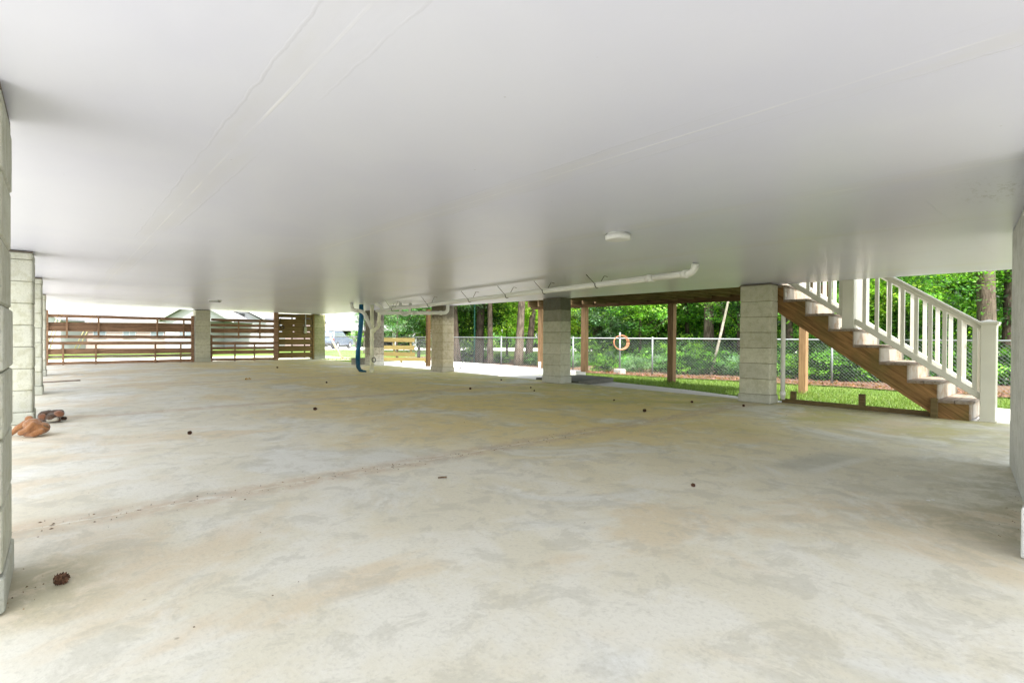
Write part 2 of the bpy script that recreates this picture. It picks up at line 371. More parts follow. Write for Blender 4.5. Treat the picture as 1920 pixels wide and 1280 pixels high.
# ------------------------------------------------------------------ ground
X0, X1, Y0, Y1 = -.75, 7.2, -1.6, 19.55          # slab
def gz(x, y):
    d = math.hypot(max(X0 - x, x - X1, 0), max(Y0 - y, y - Y1, 0)); t = min(d / 8.0, 1); t = t * t * (3 - 2 * t)
    far = min(max(d - 8, 0) / 40, 1)
    return -.09 - .27 * t - .08 * far + .02 * (mnoise.noise(Vector((x * .5, y * .5, 0))) if d > .5 else 0)
def sheet(name, mat, pts_fn, nu, nv, lift, kind='structure'):
    b = MB(); vs = []
    for i in range(nu + 1):
        for j in range(nv + 1):
            x, y = pts_fn(i / nu, j / nv); vs.append((x, y, gz(x, y) + lift))
    fs = [(i * (nv + 1) + j, (i + 1) * (nv + 1) + j, (i + 1) * (nv + 1) + j + 1, i * (nv + 1) + j + 1) for i in range(nu) for j in range(nv)]
    a, bb, cc = Vector(vs[fs[0][0]]), Vector(vs[fs[0][1]]), Vector(vs[fs[0][2]])
    if (bb - a).cross(cc - a).z < 0: fs = [tuple(reversed(f)) for f in fs]
    b.add(vs, fs, smooth=True); o = b.build(name, mat); tag(o, kind=kind); return o
def ax(n):   # graded axis: fine near the house, coarse far off
    out = []
    for i in range(n + 1):
        t = i / n * 2 - 1; out.append(math.copysign(abs(t) ** 3 * 600 + abs(t) * 26, t))
    return out
gx = ax(150)
b = MB(); vs = []; N = len(gx)
for i in range(N):
    for j in range(N):
        x = gx[i] + 4; y = gx[j] + 9
        z = gz(x, y)
        vs.append((x, y, z))
fs = [(i * N + j, (i + 1) * N + j, (i + 1) * N + j + 1, i * N + j + 1) for i in range(N - 1) for j in range(N - 1)]
b.add(vs, fs, smooth=True); tag(b.build('ground', M['lawn']), kind='structure')
def rect(x0, x1, y0, y1): return lambda s, t: (x0 + (x1 - x0) * s, y0 + (y1 - y0) * t)
def quad(a, bq, c, d):
    a, bq, c, d = [Vector(q[:2]) for q in (a, bq, c, d)]
    return lambda s, t: tuple((a * (1 - s) + bq * s) * (1 - t) + (d * (1 - s) + c * s) * t)
sheet('driveway', M['drive'], rect(-14, 6.2, 19.56, 33), 30, 24, .03)
sheet('side_pavement', M['side'], rect(-14, -.77, -1.6, 19.55), 24, 30, .03)
sheet('unseen_front_ground', M['dim_front_ground'], rect(-14, 14, -16, -1.62), 30, 24, .03)  # unseen ground behind the camera, added dark to cut bounce on the ceiling
sheet('straw_strip', M['straw_ground'], rect(6.22, 12, 19.56, 33), 14, 24, .03)
sheet('road', M['drive'], quad(place(560, 47), place(2300, 44), place(2300, 56), place(560, 60)), 40, 12, .05)

# slab
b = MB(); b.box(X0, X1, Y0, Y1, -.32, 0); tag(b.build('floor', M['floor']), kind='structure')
b = MB(); b.box(7.2, 10.75, 9.3, 17.0, -.36, -.045); tag(b.build('patio', M['side'], bevel=.01), kind='structure')
b = MB(); b.poly([(7.2, 1.15), (7.75, 1.15), (7.95, 3.7), (8.3, 4.9), (8.6, 7.1), (8.6, 9.3), (7.2, 9.3)], -.34, -.055, 'z'); tag(b.build('path', M['drive'], bevel=.01), kind='structure')
b = MB(); b.box(7.2, 9.0, -.6, 1.14, -.34, -.02); tag(b.build('stair_landing', M['drive'], bevel=.01), kind='structure')

# ceiling: underside of the raised house, slightly out of level
def cz(x, y): return 1.55 + .005 * y + .035 * (1 - x / 7.0)
b = MB(); cx0, cx1, cy0, cy1 = -.95, 7.2, -1.7, 19.5  # rear edge runs on unseen behind the camera to block light
low = [(x, y, cz(x, y)) for x, y in ((cx0, cy0), (cx1, cy0), (cx1, cy1), (cx0, cy1))]; up = [(p[0], p[1], p[2] + .34) for p in low]
b.add(low + up, [(0,3,2,1),(4,5,6,7),(0,1,5,4),(1,2,6,5),(2,3,7,6),(3,0,4,7)])
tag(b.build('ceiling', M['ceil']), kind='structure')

# ------------------------------------------------------------------ block piers
def pier(x, y, label, mat, w=.40, d=.40, z0=0, seed=0, tints=None, foot=.012, group='block piers under the house', shim=True):
    """x,y = corner nearest the camera side; pier runs to x+w, y+d"""
    rnd = random.Random(seed); b = MB(); top = cz(x + w / 2, y + d / 2) - .022
    hz = .11 + rnd.random() * .02; zs = [0, hz]
    while zs[-1] + .203 < top - .03: zs.append(zs[-1] + .203)
    zs.append(top)
    r = .022
    def ring(x0, x1, y0, y1, z, r): 
        out = []
        for cx_, cy_, a0 in ((x1 - r, y1 - r, 0), (x0 + r, y1 - r, 90), (x0 + r, y0 + r, 180), (x1 - r, y0 + r, 270)):
            for k in range(4): a = R(a0 + 30 * k); out.append((cx_ + r * math.cos(a), cy_ + r * math.sin(a), z))
        return out
    b.box(-w/2 + .008, w/2 - .008, -d/2 + .008, d/2 - .008, 0, top - .001, (.55, .54, .50))
    for i in range(len(zs) - 1):
        g = .007; a, c = zs[i] + g / 2, zs[i + 1] - g / 2
        ox = rnd.uniform(-.003, .003); oy = rnd.uniform(-.003, .003); e = foot if i == 0 else 0
        tn = (tints[i] if tints and i < len(tints) else 1) * rnd.uniform(.93, 1.05); col = (tn, tn, tn * rnd.uniform(.97, 1.02))
        rs = [ring(-w/2 + ox - e + k, w/2 + ox + e - k, -d/2 + oy - e + k, d/2 + oy + e - k, z, r) for z, k in ((a, .005), (a + .006, 0), (c - .006, 0), (c, .005))]
        vs = sum(rs, []); n = 16; fs = [(q * n + k, q * n + (k + 1) % n, (q + 1) * n + (k + 1) % n, (q + 1) * n + k) for q in range(3) for k in range(n)]
        fs += [tuple(reversed(range(n))), tuple(range(3 * n, 4 * n))]; b.add(vs, fs, col)
    o = thing('block_pier', label, 'pier', (x + w / 2, y + d / 2, 0), 0, group)
    b.build('block_stack', mat, o)
    if shim:
        s = MB(); s.box(-w/2 + .004, w/2 - .004, -d/2 + .004, d/2 - .004, top, top + .012, (1.6, 1.5, 1.4)); s.build('shim_plate', M['strap'], o)
    return o
pier(6.90, 2.86, 'wide painted block pier standing beside the white stair pipe, nearest on the garden side', M['blk'], .215, .41, seed=1)
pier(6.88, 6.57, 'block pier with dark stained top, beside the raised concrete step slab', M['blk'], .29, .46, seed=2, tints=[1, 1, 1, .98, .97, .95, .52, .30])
pier(6.90, 10.46, 'brownish block pier below the elbow end of the lower white drain pipe', M['blk_raw'], .33, .52, seed=3)
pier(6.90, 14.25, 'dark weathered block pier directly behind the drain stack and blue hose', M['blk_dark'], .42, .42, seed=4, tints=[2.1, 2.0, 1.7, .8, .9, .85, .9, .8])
pier(6.97, 19.02, 'mossy olive block pier at the hinge side of the wooden gate', M['blk_olive'], .42, .40, seed=5)
pier(3.22, 18.92, 'block pier standing between the two slatted fence sections', M['blk'], .42, .42, seed=6)
pier(-.58, 2.16, 'nearest left pier, cut by the left picture edge, with a pinecone at its foot', M['blk_grey'], .45, .42, seed=7, foot=.007)
pier(-.62, 6.62, 'pale block pier right behind the two plush toys', M['blk_grey'], .43, .42, seed=8, foot=.004)
pier(-.61, 9.75, 'narrow-looking pier in front of the loose wooden stick, second behind the toys', M['blk_grey'], .42, .42, seed=9)
pier(-.64, 14.1, 'farthest pier of the left row, next to the slatted fence', M['blk_grey'], .42, .42, seed=10)

# parged wall at the right edge: pier in front, wall run behind it
w = thing('parged_wall', 'painted parged block wall running back along the right picture edge', 'wall', (0, 0, 0))
def wallpiece(name, pts, z1, mat):
    b = MB(); n = len(pts); k = 14; vs = []
    zs = [z1 * i / k for i in range(k + 1)]
    for z in zs:
        for p in pts: vs.append((p[0], p[1], z))
    fs = [(i * n + j, i * n + (j + 1) % n, (i + 1) * n + (j + 1) % n, (i + 1) * n + j) for i in range(k) for j in range(n)] + [tuple(reversed(range(n))), tuple(range(k * n, k * n + n))]
    b.add(vs, fs); return b.build(name, mat, w, bevel=.012)
wallpiece('wall_panel', [(3.18, .205), (3.18, -.02), (4.80, .16), (4.80, .432)], cz(4, .3) - .004, M['wall'])
b = MB(); z = 0
rnd = random.Random(5)
while z < 1.54:
    z2 = min(z + .203, cz(3, 0) - .01); e = .012 if z == 0 else rnd.uniform(-.004, .004)
    b.box(2.80 - e, 3.17, -.20, .205 + e, z + .003, z2 - .003, (1, 1, 1) if rnd.random() > .4 else (.93, .93, .93)); z = z2
b.box(2.81, 3.16, -.19, .197, 0, 1.55, (.6, .6, .6))
b.build('corner_pier', M['wall'], w, bevel=.008)

# ------------------------------------------------------------------ slatted fences at the far end (plane y = 19)
def slat_fence(label, xa, xb, boards, up_st, lo_st, posts, zt):
    root = thing('slatted_fence', label, 'fence', ((xa + xb) / 2, 19.06, 0)); ox = (xa + xb) / 2
    rnd = random.Random(int(xa * 10) + 50)
    for (za, zb, zc, zd, fr) in boards:
        za += .009; zc += .009; zb -= .009 if zb > .02 else 0; zd -= .009 if zd > .02 else 0
        b = MB(); yy = .0 if fr else .045
        ym = .0
        n = 10; top = []; bot = []
        for i in range(n + 1):
            t = i / n; x = xa + (xb - xa) * t - ox; wv = rnd.uniform(-.004, .004)
            bot.append((x, zb + (zd - zb) * t + wv)); top.append((x, za + (zc - za) * t + wv + rnd.uniform(-.003, .003)))
        b.poly(bot + top[::-1], -.012 + yy, .012 + yy, 'y', (rnd.uniform(.8, 1.15),) * 3)
        b.build('slat', M['slat_grey'] if zb < .5 and xa < 1 and not fr else M['slat_y'], root)
    for xs, z0, z1 in [(x, .74, zt - .02) for x in up_st] + [(x, .0, .60) for x in lo_st]:
        b = MB(); b.box(xs - ox - .022, xs - ox + .022, -.052, -.014, z0, z1); b.build('stile', M['stile'], root, bevel=.003)
    for xs, wd, h in posts:
        b = MB(); b.box(xs - ox - wd / 2, xs - ox + wd / 2, -.075, .07, 0, h); b.build('post', M['slat_y'], root, bevel=.004)
    return root
slat_fence('long slatted wood fence left of the far pier, with wide brown middle board', -.26, 3.14,
    [(1.394, 1.326, 1.378, 1.308, 1), (1.171, 1.05, 1.208, 1.10, 0), (1.09, .985, 1.12, 1.024, 1), (.983, .94, 1.02, .958, 0), (.815, .752, .826, .747, 1), (.634, .570, .642, .563, 1), (.441, .304, .426, .292, 1), (.248, .202, .255, .182, 0), (.077, .009, .09, .005, 1)],
    [.14, .83, 2.23, 2.92], [.06, .77, 2.18, 2.84], [(-.28, .07, 1.51), (3.16, .07, 1.46)], 1.38)
slat_fence('shorter slatted wood fence between the far pier and the gate post', 3.68, 5.60,
    [(1.386, 1.317, 1.386, 1.312, 1), (1.214, 1.149, 1.217, 1.143, 0), (1.06, .942, 1.09, .942, 1), (.834, .765, .836, .772, 1), (.636, .557, .624, .55, 1), (.459, .40, .465, .401, 0), (.350, .242, .348, .242, 1), (.094, .034, .083, .009, 1)],
    [4.48, 5.14], [4.37, 4.97], [(3.69, .04, .86)], 1.33)
g = thing('wooden_gate', 'closed olive-brown gate of wide horizontal boards beside the mossy pier', 'gate', (6.32, 19.05, 0))
zz = [1.62, 1.49, 1.45, 1.24, 1.20, 1.01, .975, .77, .735, .535, .495, .295, .255, .066]
for i in range(0, 14, 2):
    b = MB(); b.box(-.585, .60, -.012, .012, zz[i + 1], zz[i], (1 - .03 * (i % 4),) * 3); b.build('board', M['gate'], g, bevel=.003)
b = MB(); b.box(-.72, -.59, -.07, .06, 0, cz(5.7, 19) - .003); b.build('post', M['slat_y'], g, bevel=.005)
b = MB(); b.box(.605, .665, -.06, .05, 0, cz(7, 19) - .003); b.build('post', M['gate'], g, bevel=.005)
for x in (-.56, -.1, .34, .57):
    b = MB(); b.box(x - .02, x + .02, .014, .05, .05, 1.62, (.5, .5, .5)); b.build('stile', M['gate'], g)
# filler strips in two gaps
b = MB(); b.box(-.44, -.12, .014, .022, .97, 1.24); b.box(-.02, .30, .014, .022, .97, 1.24); b.box(.02, .3, .016, .024, 1.2, 1.5); b.build('backing_board', M['gate'], g)
b = MB(); b.tube([(-.54 + .26 + .26 * math.cos(R(a)), -.03, 1.36 + .24 * math.sin(R(a))) for a in range(180, 80, -12)] + [(-.2, -.03, 1.605), (.2, -.03, 1.60)], .011, 6)
b.tube([(-.54, -.03, 1.36), (-.55, -.03, 1.22), (-.53, -.03, 1.18)], .011, 6)
b.tube([(-.47 + .06 * math.cos(R(a)), -.035 - .002 * a / 90, 1.14 + .06 * math.sin(R(a))) for a in range(90, 900, 20)], .012, 6)
tag(b.build('garden_hose', M['black']), 'black cable coiled on the wooden gate boards', 'cable').location = (6.32, 19.0, 0)
cd = thing('electrical_conduit', 'grey conduit ending in a pale box on the wooden gate', 'conduit', (6.66, 18.985, 0))
b = MB(); b.tube([(0, 0, 1.62), (0, 0, 1.15)], .018, 8); b.build('conduit_pipe', M['conduit'], cd)
b = MB(); b.box(-.045, .045, -.03, .03, .94, 1.16); b.build('junction_box', M['box_green'], cd, bevel=.006)

# ------------------------------------------------------------------ pipes under the ceiling
def elbow(p, d0, d1, r, n=6):
    """points rounding corner p coming along d0 leaving along d1"""
    d0 = Vector(d0).normalized(); d1 = Vector(d1).normalized(); p = Vector(p)
    a = p - d0 * r; c = p + d1 * r; return [a * (1 - t) ** 2 + p * 2 * t * (1 - t) + c * t * t for t in [i / n for i in range(n + 1)]]
def collar(b, p, d, r, L=.05):
    p = Vector(p); d = Vector(d).normalized(); b.tube([p - d * L / 2, p + d * L / 2], r, 14)
st = thing('drain_stack', 'vertical off-white drain pipe with two branches rising from the slab beside the blue hose', 'drain pipe', (5.50, 11.32, 0))
b = MB(); b.tube([(0, 0, 0), (0, 0, 1.58)], .046, 14)
for z in (.06, .36, .78, 1.08): collar(b, (0, 0, z), (0, 0, 1), .054, .05)
b.build('riser_pipe', M['pvc_dirty'], st)
def cam(x, y, z): return CR * x + CF * y + Vector((0, 0, z))
b = MB(); b.tube([cam(0, -.01, 1.02), cam(-.10, -.02, 1.22), cam(-.16, -.02, 1.36)] + elbow(cam(-.22, -.02, 1.43), cam(-.06, 0, .07), cam(-1, 0, .05), .07) + elbow(cam(-.47, -.02, 1.45), cam(-1, 0, .05), (0, 0, 1), .11) + [cam(-.47, -.02, 1.62)], .042, 12)
collar(b, cam(-.13, -.02, 1.29), cam(-.06, 0, .13), .05); collar(b, cam(-.34, -.02, 1.44), cam(1, 0, 0), .05)
b.build('left_branch', M['pvc'], st)
b = MB(); b.tube([cam(.0, .0, .90), cam(.05, 0, .99)] + elbow(cam(.165, 0, 1.07), cam(.12, 0, .08), (0, 0, 1), .07) + [cam(.165, 0, 1.26), cam(.18, -.01, 1.36), cam(.17, -.03, 1.42)], .040, 12)
collar(b, cam(.165, 0, 1.18), (0, 0, 1), .048); collar(b, cam(.05, 0, .985), cam(.05, 0, .06), .048)
b.build('right_branch', M['pvc_dirty'], st)
b = MB(); b.tube([cam(.3, -.2, 1.44), cam(.26, -.2, 1.52), cam(.16, -.2, 1.60), cam(.1, -.2, 1.66)], .04, 12); b.build('upper_branch', M['pvc'], st)
b = MB(); b.tube([cam(.07 + .042 * math.cos(R(a)), -.08, .30 + .055 * math.sin(R(a))) for a in range(0, 361, 24)], .010, 6); b.build('clamp_ring', M['black'], st)
# long drain run just below the ceiling
P0 = Vector((5.52, 11.12, 1.43)); P1 = Vector((4.72, 3.20, 1.475))
dr = thing('long_drain_pipe', 'long white drain pipe hung below the ceiling, running to the elbow right of the light', 'drain pipe')
b = MB(); d = (P1 - P0).normalized(); e = Vector((4.66, 2.68, 1.478))
b.tube([P0, P1], .034, 14); b.build('pipe', M['pvc'], dr)
b = MB(); collar(b, P1, d, .041, .09); b.tube([P1, P1 + (e - P1) * .9] + elbow(e, e - P1, (-.05, -.3, .5), .05) + [e + Vector((-.01, -.04, .09))], .034, 14); collar(b, e - (e - P1).normalized() * .09, e - P1, .042, .06); b.build('elbow', M['pvc'], dr)
for t in (.12, .34, .53, .665, .775, .90):
    p = P0.lerp(P1, t); b = MB(); zc = cz(p.x, p.y)
    b.tube([p + Vector((.038 * math.cos(R(a)), 0, .038 * math.sin(R(a)))) for a in range(-200, 30, 20)], .006, 5)
    b.tube([p + Vector((-.045, 0, .01)), Vector((p.x - .16, p.y + .03, zc))], .004, 5); b.tube([p + Vector((.045, 0, .01)), Vector((p.x + .10, p.y - .03, zc)), Vector((p.x + .16, p.y - .03, zc - .01))], .004, 5)
    b.build('hanger_strap', M['strap'], dr)
l2 = thing('lower_drain_pipe', 'lower drain pipe crossing to the elbow in front of the brownish pier', 'drain pipe')
Q0 = Vector((5.62, 11.15, 1.385)); Q1 = Vector((6.62, 10.12, 1.395)); dq = (Q1 - Q0).normalized()
b = MB(); b.tube([Q0, Q1] + elbow(Q1 + dq * .16, dq, (0, 0, 1), .1) + [Q1 + dq * .16 + Vector((0, 0, .2))], .041, 12); collar(b, Q1, dq, .05); collar(b, Q0.lerp(Q1, .55), dq, .05); b.build('pipe', M['pvc'], l2)
for t in (.2, .5, .85):
    p = Q0.lerp(Q1, t); b = MB(); b.tube([p + Vector((0, 0, -.045)), p + Vector((.05, .03, .02)), Vector((p.x + .05, p.y + .03, cz(p.x, p.y)))], .005, 5); b.build('hanger_strap', M['strap'], l2)
tr = thing('trap_pipe', 'small white u-bend pipe between the two drain runs', 'drain pipe', (6.05, 10.65, 0))
b = MB(); k = [cam(-.16, 0, 1.62), cam(-.16, 0, 1.46)] + [cam(-.05 - .11 * math.cos(R(a)), 0, 1.44 - .10 * math.sin(R(a))) for a in range(0, 181, 20)] + [cam(.06, 0, 1.50)] + [cam(.06, 0, 1.62)]
b.tube(k, .028, 10); b.build('u_bend', M['pvc'], tr)
b = MB(); b.tube([cam(-.42, 0, 1.53), cam(.02, .05, 1.545)], .026, 10); collar(b, cam(-.36, 0, 1.53), cam(1, 0, 0), .033); b.build('feed_pipe', M['pvc'], tr)
# blue lay-flat hose
b = MB(); bx = Vector((5.40, 11.60, 0))
pts = [cam(-.035, 0, 1.60), cam(-.03, 0, 1.3), cam(-.05, 0, 1.0), cam(-.08, 0, .75), cam(-.105, 0, .5), cam(-.11, 0, .3), cam(-.10, 0, .12), cam(-.05, -.02, .04), cam(.03, -.04, .02), cam(.10, -.05, .015)]
b.tube(pts[:6], [.052, .055, .054, .050, .053, .056], 12)
pts_d = pts[5:]; b.tube(pts_d, [.056, .05, .042, .03, .022], 12, col=(.5, .6, .5))
o = tag(b.build('blue_hose', M['blue']), 'thick blue hose hanging from the ceiling beside the drain stack', 'hose'); o.location = bx
b = MB(); b.box(-.2, .2, -.10, .10, 0, .195); b.box(-.13, -.02, -.075, .075, .19, .1955, (.2, .2, .2)); b.box(.02, .13, -.075, .075, .19, .1955, (.2, .2, .2))
o = tag(b.build('concrete_block', M['blk_dark'], bevel=.006), 'loose grey concrete block on the slab left of the blue hose', 'block'); o.location = (6.80, 14.85, 0); o.rotation_euler = (0, 0, -.7)
# corner conduit next to the nearest garden-side pier
b = MB(); b.tube([(0, 0, .05), (0, 0, 1.47)] + elbow((0, 0, 1.53), (0, 0, 1), (-.2, .8, .05), .05) + [(-.02, .1, 1.535)], .028, 10); collar(b, (0, 0, 1.42), (0, 0, 1), .034, .06); collar(b, (0, 0, .12), (0, 0, 1), .034, .06)
o = tag(b.build('vertical_pipe', M['pvc']), 'thin vertical white pipe against the pier beside the stairs', 'pipe'); o.location = (7.165, 2.81, 0)
# light fixture and vent
lf = thing('ceiling_light', 'round white flush light fixture on the ceiling', 'ceiling light', (2.98, 2.29, cz(2.98, 2.29)))
b = MB(); b.tube([(0, 0, 0), (0, 0, -.012)], .075, 32, smooth=False); b.build('base_plate', M['fixture'], lf)
b = MB(); b.tube([(0, 0, -.012), (0, 0, -.040), (0, 0, -.047), (0, 0, -.050)], [.090, .090, .084, .070], 40); b.build('diffuser', M['fixture'], lf)
v = thing('ceiling_vent', 'small grey rectangular box on the far ceiling above the fence', 'vent', (2.62, 13.2, cz(2.6, 13.2) - .02), YAW * -1)
b = MB(); b.box(-.10, .10, -.06, .06, -.028, .0); b.build('vent_box', M['vent'], v, bevel=.004)
b = MB(); b.box(-.12, .12, -.08, .08, 0, .02); b.build('flange', M['fixture'], v, bevel=.004)

# ------------------------------------------------------------------ stairs
sr = thing('wooden_staircase', 'outdoor stairs of brown stringers and pale treads rising to the deck with white railings', 'stairs')
RU, RZ, U0, Z0 = .264, .192, .95, .20; NS = 10; XA, XB = 7.13, 8.16
def stringer(x, mat=M['string']):
    pts = [(U0, 0.0), (U0, Z0 - .03)]
    for k in range(NS - 1):
        pts += [(U0 + RU * (k + 1), Z0 - .03 + RZ * k), (U0 + RU * (k + 1), Z0 - .03 + RZ * (k + 1))]
    ue = U0 + RU * NS; pts += [(ue, Z0 - .03 + RZ * (NS - 1))]
    f = lambda u: 1.12 + .715 * (u - 2.77)
    pts += [(ue, f(ue)), (1.20, 0.0)]
    b = MB(); b.poly(pts, x, x + .038); b.build('stringer', mat, sr)
stringer(XA); stringer((XA + XB) / 2); stringer(XB - .05)
for k in range(NS):
    u = U0 + RU * k; z = Z0 + RZ * k
    b = MB(); b.box(XA - .022, XB + .02, u - .028, u + .112, z - .03, z, (1, 1, 1)); b.box(XA - .022, XB + .02, u + .117, u + RU - .003, z - .031, z - .001, (.9, .86, .82)); b.build('tread', M['tread'], sr, bevel=.006)
    b = MB(); b.box(XA - .004, XB - .01, u - .014, u - .001, max(0, z - RZ) + .002, z - .032); b.build('riser', M['riser'], sr)
def railing(x, dz, ubot, umid, un):
    f = lambda u: .206 + .708 * (u - .81) + dz
    g_ = lambda u: .925 + .708 * (u - .81) + dz
    segs = [(un + .045, umid - .055), (umid + .055, 3.30)]
    for (a, c) in segs:
        b = MB(); b.bar((x, a, f(a)), (x, c, f(c)), .045, .062); b.build('bottom_rail', M['vinyl'], sr, bevel=.006)
        b = MB(); b.bar((x, a, g_(a)), (x, c, g_(c)), .05, .045); b.bar((x, a, g_(a) + .035), (x, c, g_(c) + .035), .072, .036); b.build('top_rail', M['vinyl'], sr, bevel=.012)
    us = [ubot + .1245 * i for i in range(30)]
    for u in us:
        if u > 3.28: break
        if abs(u - umid) < .085: continue
        b = MB(); b.box(x - .018, x + .018, u - .018, u + .018, f(u) + .005, g_(u) - .005); b.build('baluster', M['vinyl'], sr)
    for u, z0, z1 in ((un, 0.0, 1.055), (umid, Z0 + RZ * 4 + .001 if dz == 0 else Z0 + RZ * 4 + .001, 1.98)):
        n = thing('newel_post', None, None, (x, u, 0)); n.parent = sr
        b = MB(); b.box(-.062, .062, -.062, .062, z0, z1 - .05); b.build('sleeve', M['vinyl'], n, bevel=.008)
        b = MB(); b.box(-.075, .075, -.075, .075, z0, z0 + .018); b.build('base_trim', M['vinyl'], n, bevel=.006)
        b = MB(); b.box(-.07, .07, -.07, .07, z1 - .062, z1 - .046); b.box(-.082, .082, -.082, .082, z1 - .046, z1 - .026)
        b.add([(-.082, -.082, z1 - .026), (.082, -.082, z1 - .026), (.082, .082, z1 - .026), (-.082, .082, z1 - .026), (0, 0, z1 + .002)], [(0, 1, 4), (1, 2, 4), (2, 3, 4), (3, 0, 4)]); b.build('cap', M['vinyl'], n, bevel=.003)
railing(7.245, 0, .925, 2.08, .815)
railing(8.06, -.075, 1.0, 2.16, .905)

# low timber edging between the pier and the stairs
eg = thing('timber_edging', 'low dark timber rail with short stub posts along the slab edge below the stairs', 'edging')
b = MB(); b.box(7.205, 7.245, 1.16, 2.84, .0, .055); b.build('rail', M['edging'], eg, bevel=.003)
for u, h in ((2.70, .16), (1.93, .19), (1.23, .215)):
    b = MB(); b.box(7.20, 7.245, u - .032, u + .032, .056, h) if u > 1.5 else b.box(7.08, 7.122, u - .03, u + .03, 0, h); b.build('stub_post', M['edging'], eg, bevel=.003)

# ------------------------------------------------------------------ deck
dk = thing('wooden_deck', 'raised wooden deck on square timber posts beyond the piers', 'deck')
for (x, y, s, t) in ((10.4, 3.72, .125, 1.0), (10.4, 6.47, .14, .72), (10.4, 9.05, .14, 1.0), (10.55, 10.85, .13, 1.05)):
    b = MB(); b.box(x - s / 2, x + s / 2, y - s / 2, y + s / 2, gz(x, y) - .1 if y < 9 else -.05, 1.635 + .004 * (y - 4), (t, t, t * .95)); b.build('post', M['post'], dk, bevel=.006)
b = MB(); b.bar((10.35, 3.3, 1.705), (10.35, 11.0, 1.765), .04, .23); b.build('beam', M['beam'], dk)
b = MB(); b.bar((10.44, 3.3, 1.715), (10.44, 11.0, 1.775), .04, .22); b.build('beam', M['beam'], dk)
b = MB(); b.box(7.23, 7.27, 3.6, 8.2, 1.72, 1.86); b.build('ledger', M['beam'], dk)
for i in range(19):
    y = 3.5 + i * .4; b = MB(); b.box(7.28 if y < 8.2 else 9.9, 10.32, y - .019, y + .019, 1.69, 1.87); b.build('joist', M['joist'], dk)
b = MB()
for i in range(53):
    y = 3.34 + i * .145; b.box(7.22 if y < 8.1 else 9.88, 10.55, y, y + .138, 1.872, 1.905)
b.build('deck_boards', M['joist'], dk)
b = MB(); b.poly([(7.25, 6.45), (8.55, 6.65), (8.60, 7.6), (7.25, 7.6)], 0.0, .085, 'z'); 
tag(b.build('step_slab', M['stepc'], bevel=.015), 'thick stained concrete step slab lying beside the dark-topped pier', 'step').location = (0, 0, -.05)
b = MB(); b.tube([cam(0, 0, 0), cam(0, 0, .22)], .035, 10); o = tag(b.build('pipe_stub', M['pvc']), 'short white pipe stub beside the deck post on the patio', 'pipe'); o.location = place(1012, 14.2, -.045)

# ------------------------------------------------------------------ chain link fence
FP = [Vector((9.2, 24.6, 0)), Vector((15.3, 4.5, 0)), Vector((15.25, -3.0, 0))]
cf = thing('chain_link_fence', 'galvanised chain link fence along the far edge of the lawn', 'fence')
def fpoint(s):
    L1 = (FP[1] - FP[0]).length
    return FP[0].lerp(FP[1], s / L1) if s < L1 else FP[1] + (FP[2] - FP[1]).normalized() * (s - L1)
LT = (FP[1] - FP[0]).length + (FP[2] - FP[1]).length; FB, FT = -.34, .83
b = MB(); wr = .0021
def strut(b, p, q, r):
    d = (q - p).normalized(); a = d.cross(Vector((0, 0, 1))).normalized(); c = a.cross(d)
    vs = [x + (a * math.cos(t) + c * math.sin(t)) * r for x in (p, q) for t in (0, 2.094, 4.189)]
    b.add(vs, [(0, 1, 4, 3), (1, 2, 5, 4), (2, 0, 3, 5)])
pitch = .086; h = FT - FB - .02; run = h * .98; s = -run
while s < LT:
    for sg in (0, 1):
        a0, a1 = s, s + run; z0, z1 = (FB, FT - .02) if sg == 0 else (FT - .02, FB)
        c0, c1 = max(a0, 0), min(a1, LT)
        if c1 - c0 > .02:
            f0 = (c0 - a0) / run; f1 = (c1 - a0) / run
            p = fpoint(c0); q = fpoint(c1); p = Vector((p.x, p.y, z0 + (z1 - z0) * f0)); q = Vector((q.x, q.y, z0 + (z1 - z0) * f1)); off = Vector((.003 * (1 if sg else -1), 0, 0))
            strut(b, p + off, q + off, wr)
    s += pitch
b.build('wire_mesh', M['galv'], cf)
b = MB(); b.tube([tuple(FP[0] + Vector((0, 0, FT))), tuple(FP[1] + Vector((0, 0, FT)))], .021, 8); b.tube([tuple(FP[1] + Vector((0, 0, FT))), tuple(FP[2] + Vector((0, 0, FT)))], .021, 8); b.build('top_rail', M['galv'], cf)
def fence_s_for(bx):      # station on the fence seen at a bearing
    best = min(range(int(LT * 50)), key=lambda i: abs((lambda p: 960 + 974 * p.dot(CR) / max(p.dot(CF), .1))(fpoint(i / 50)) - bx)); return best / 50
for bx in (700, 815, 940, 1075, 1223, 1392, 1560, 1760):
    p = fpoint(fence_s_for(bx)); b = MB(); b.tube([(p.x, p.y, FB - .1), (p.x, p.y, FT + .02)], .026, 8); b.ball((p.x, p.y, FT + .025), .034, n=8); b.build('post', M['galv'], cf)
p = fpoint(fence_s_for(1160)) - CF * .22
hp = thing('steel_post', 'tall galvanised post set in a concrete block, with an orange hose ring', 'post', (p.x, p.y, 0))
b = MB(); b.tube([(0, 0, -.2), (0, 0, 1.02)], .028, 10); b.build('pole', M['galv'], hp)
b = MB(); b.box(-.14, .14, -.14, .14, -.40, -.14); b.build('footing', M['blk_dark'], hp, bevel=.02)
b = MB()
for k in range(3): b.tube([cam((.215 + .012 * k) * math.cos(R(a)) + .02 * k, -.05 - .012 * k, .70 + (.21 + .01 * k) * math.sin(R(a))) for a in range(0, 361, 15)], .012, 6)
o = tag(b.build('orange_hose', M['orange_hose']), 'orange hose looped on the steel post at the chain link fence', 'hose'); o.location = (p.x, p.y, 0)

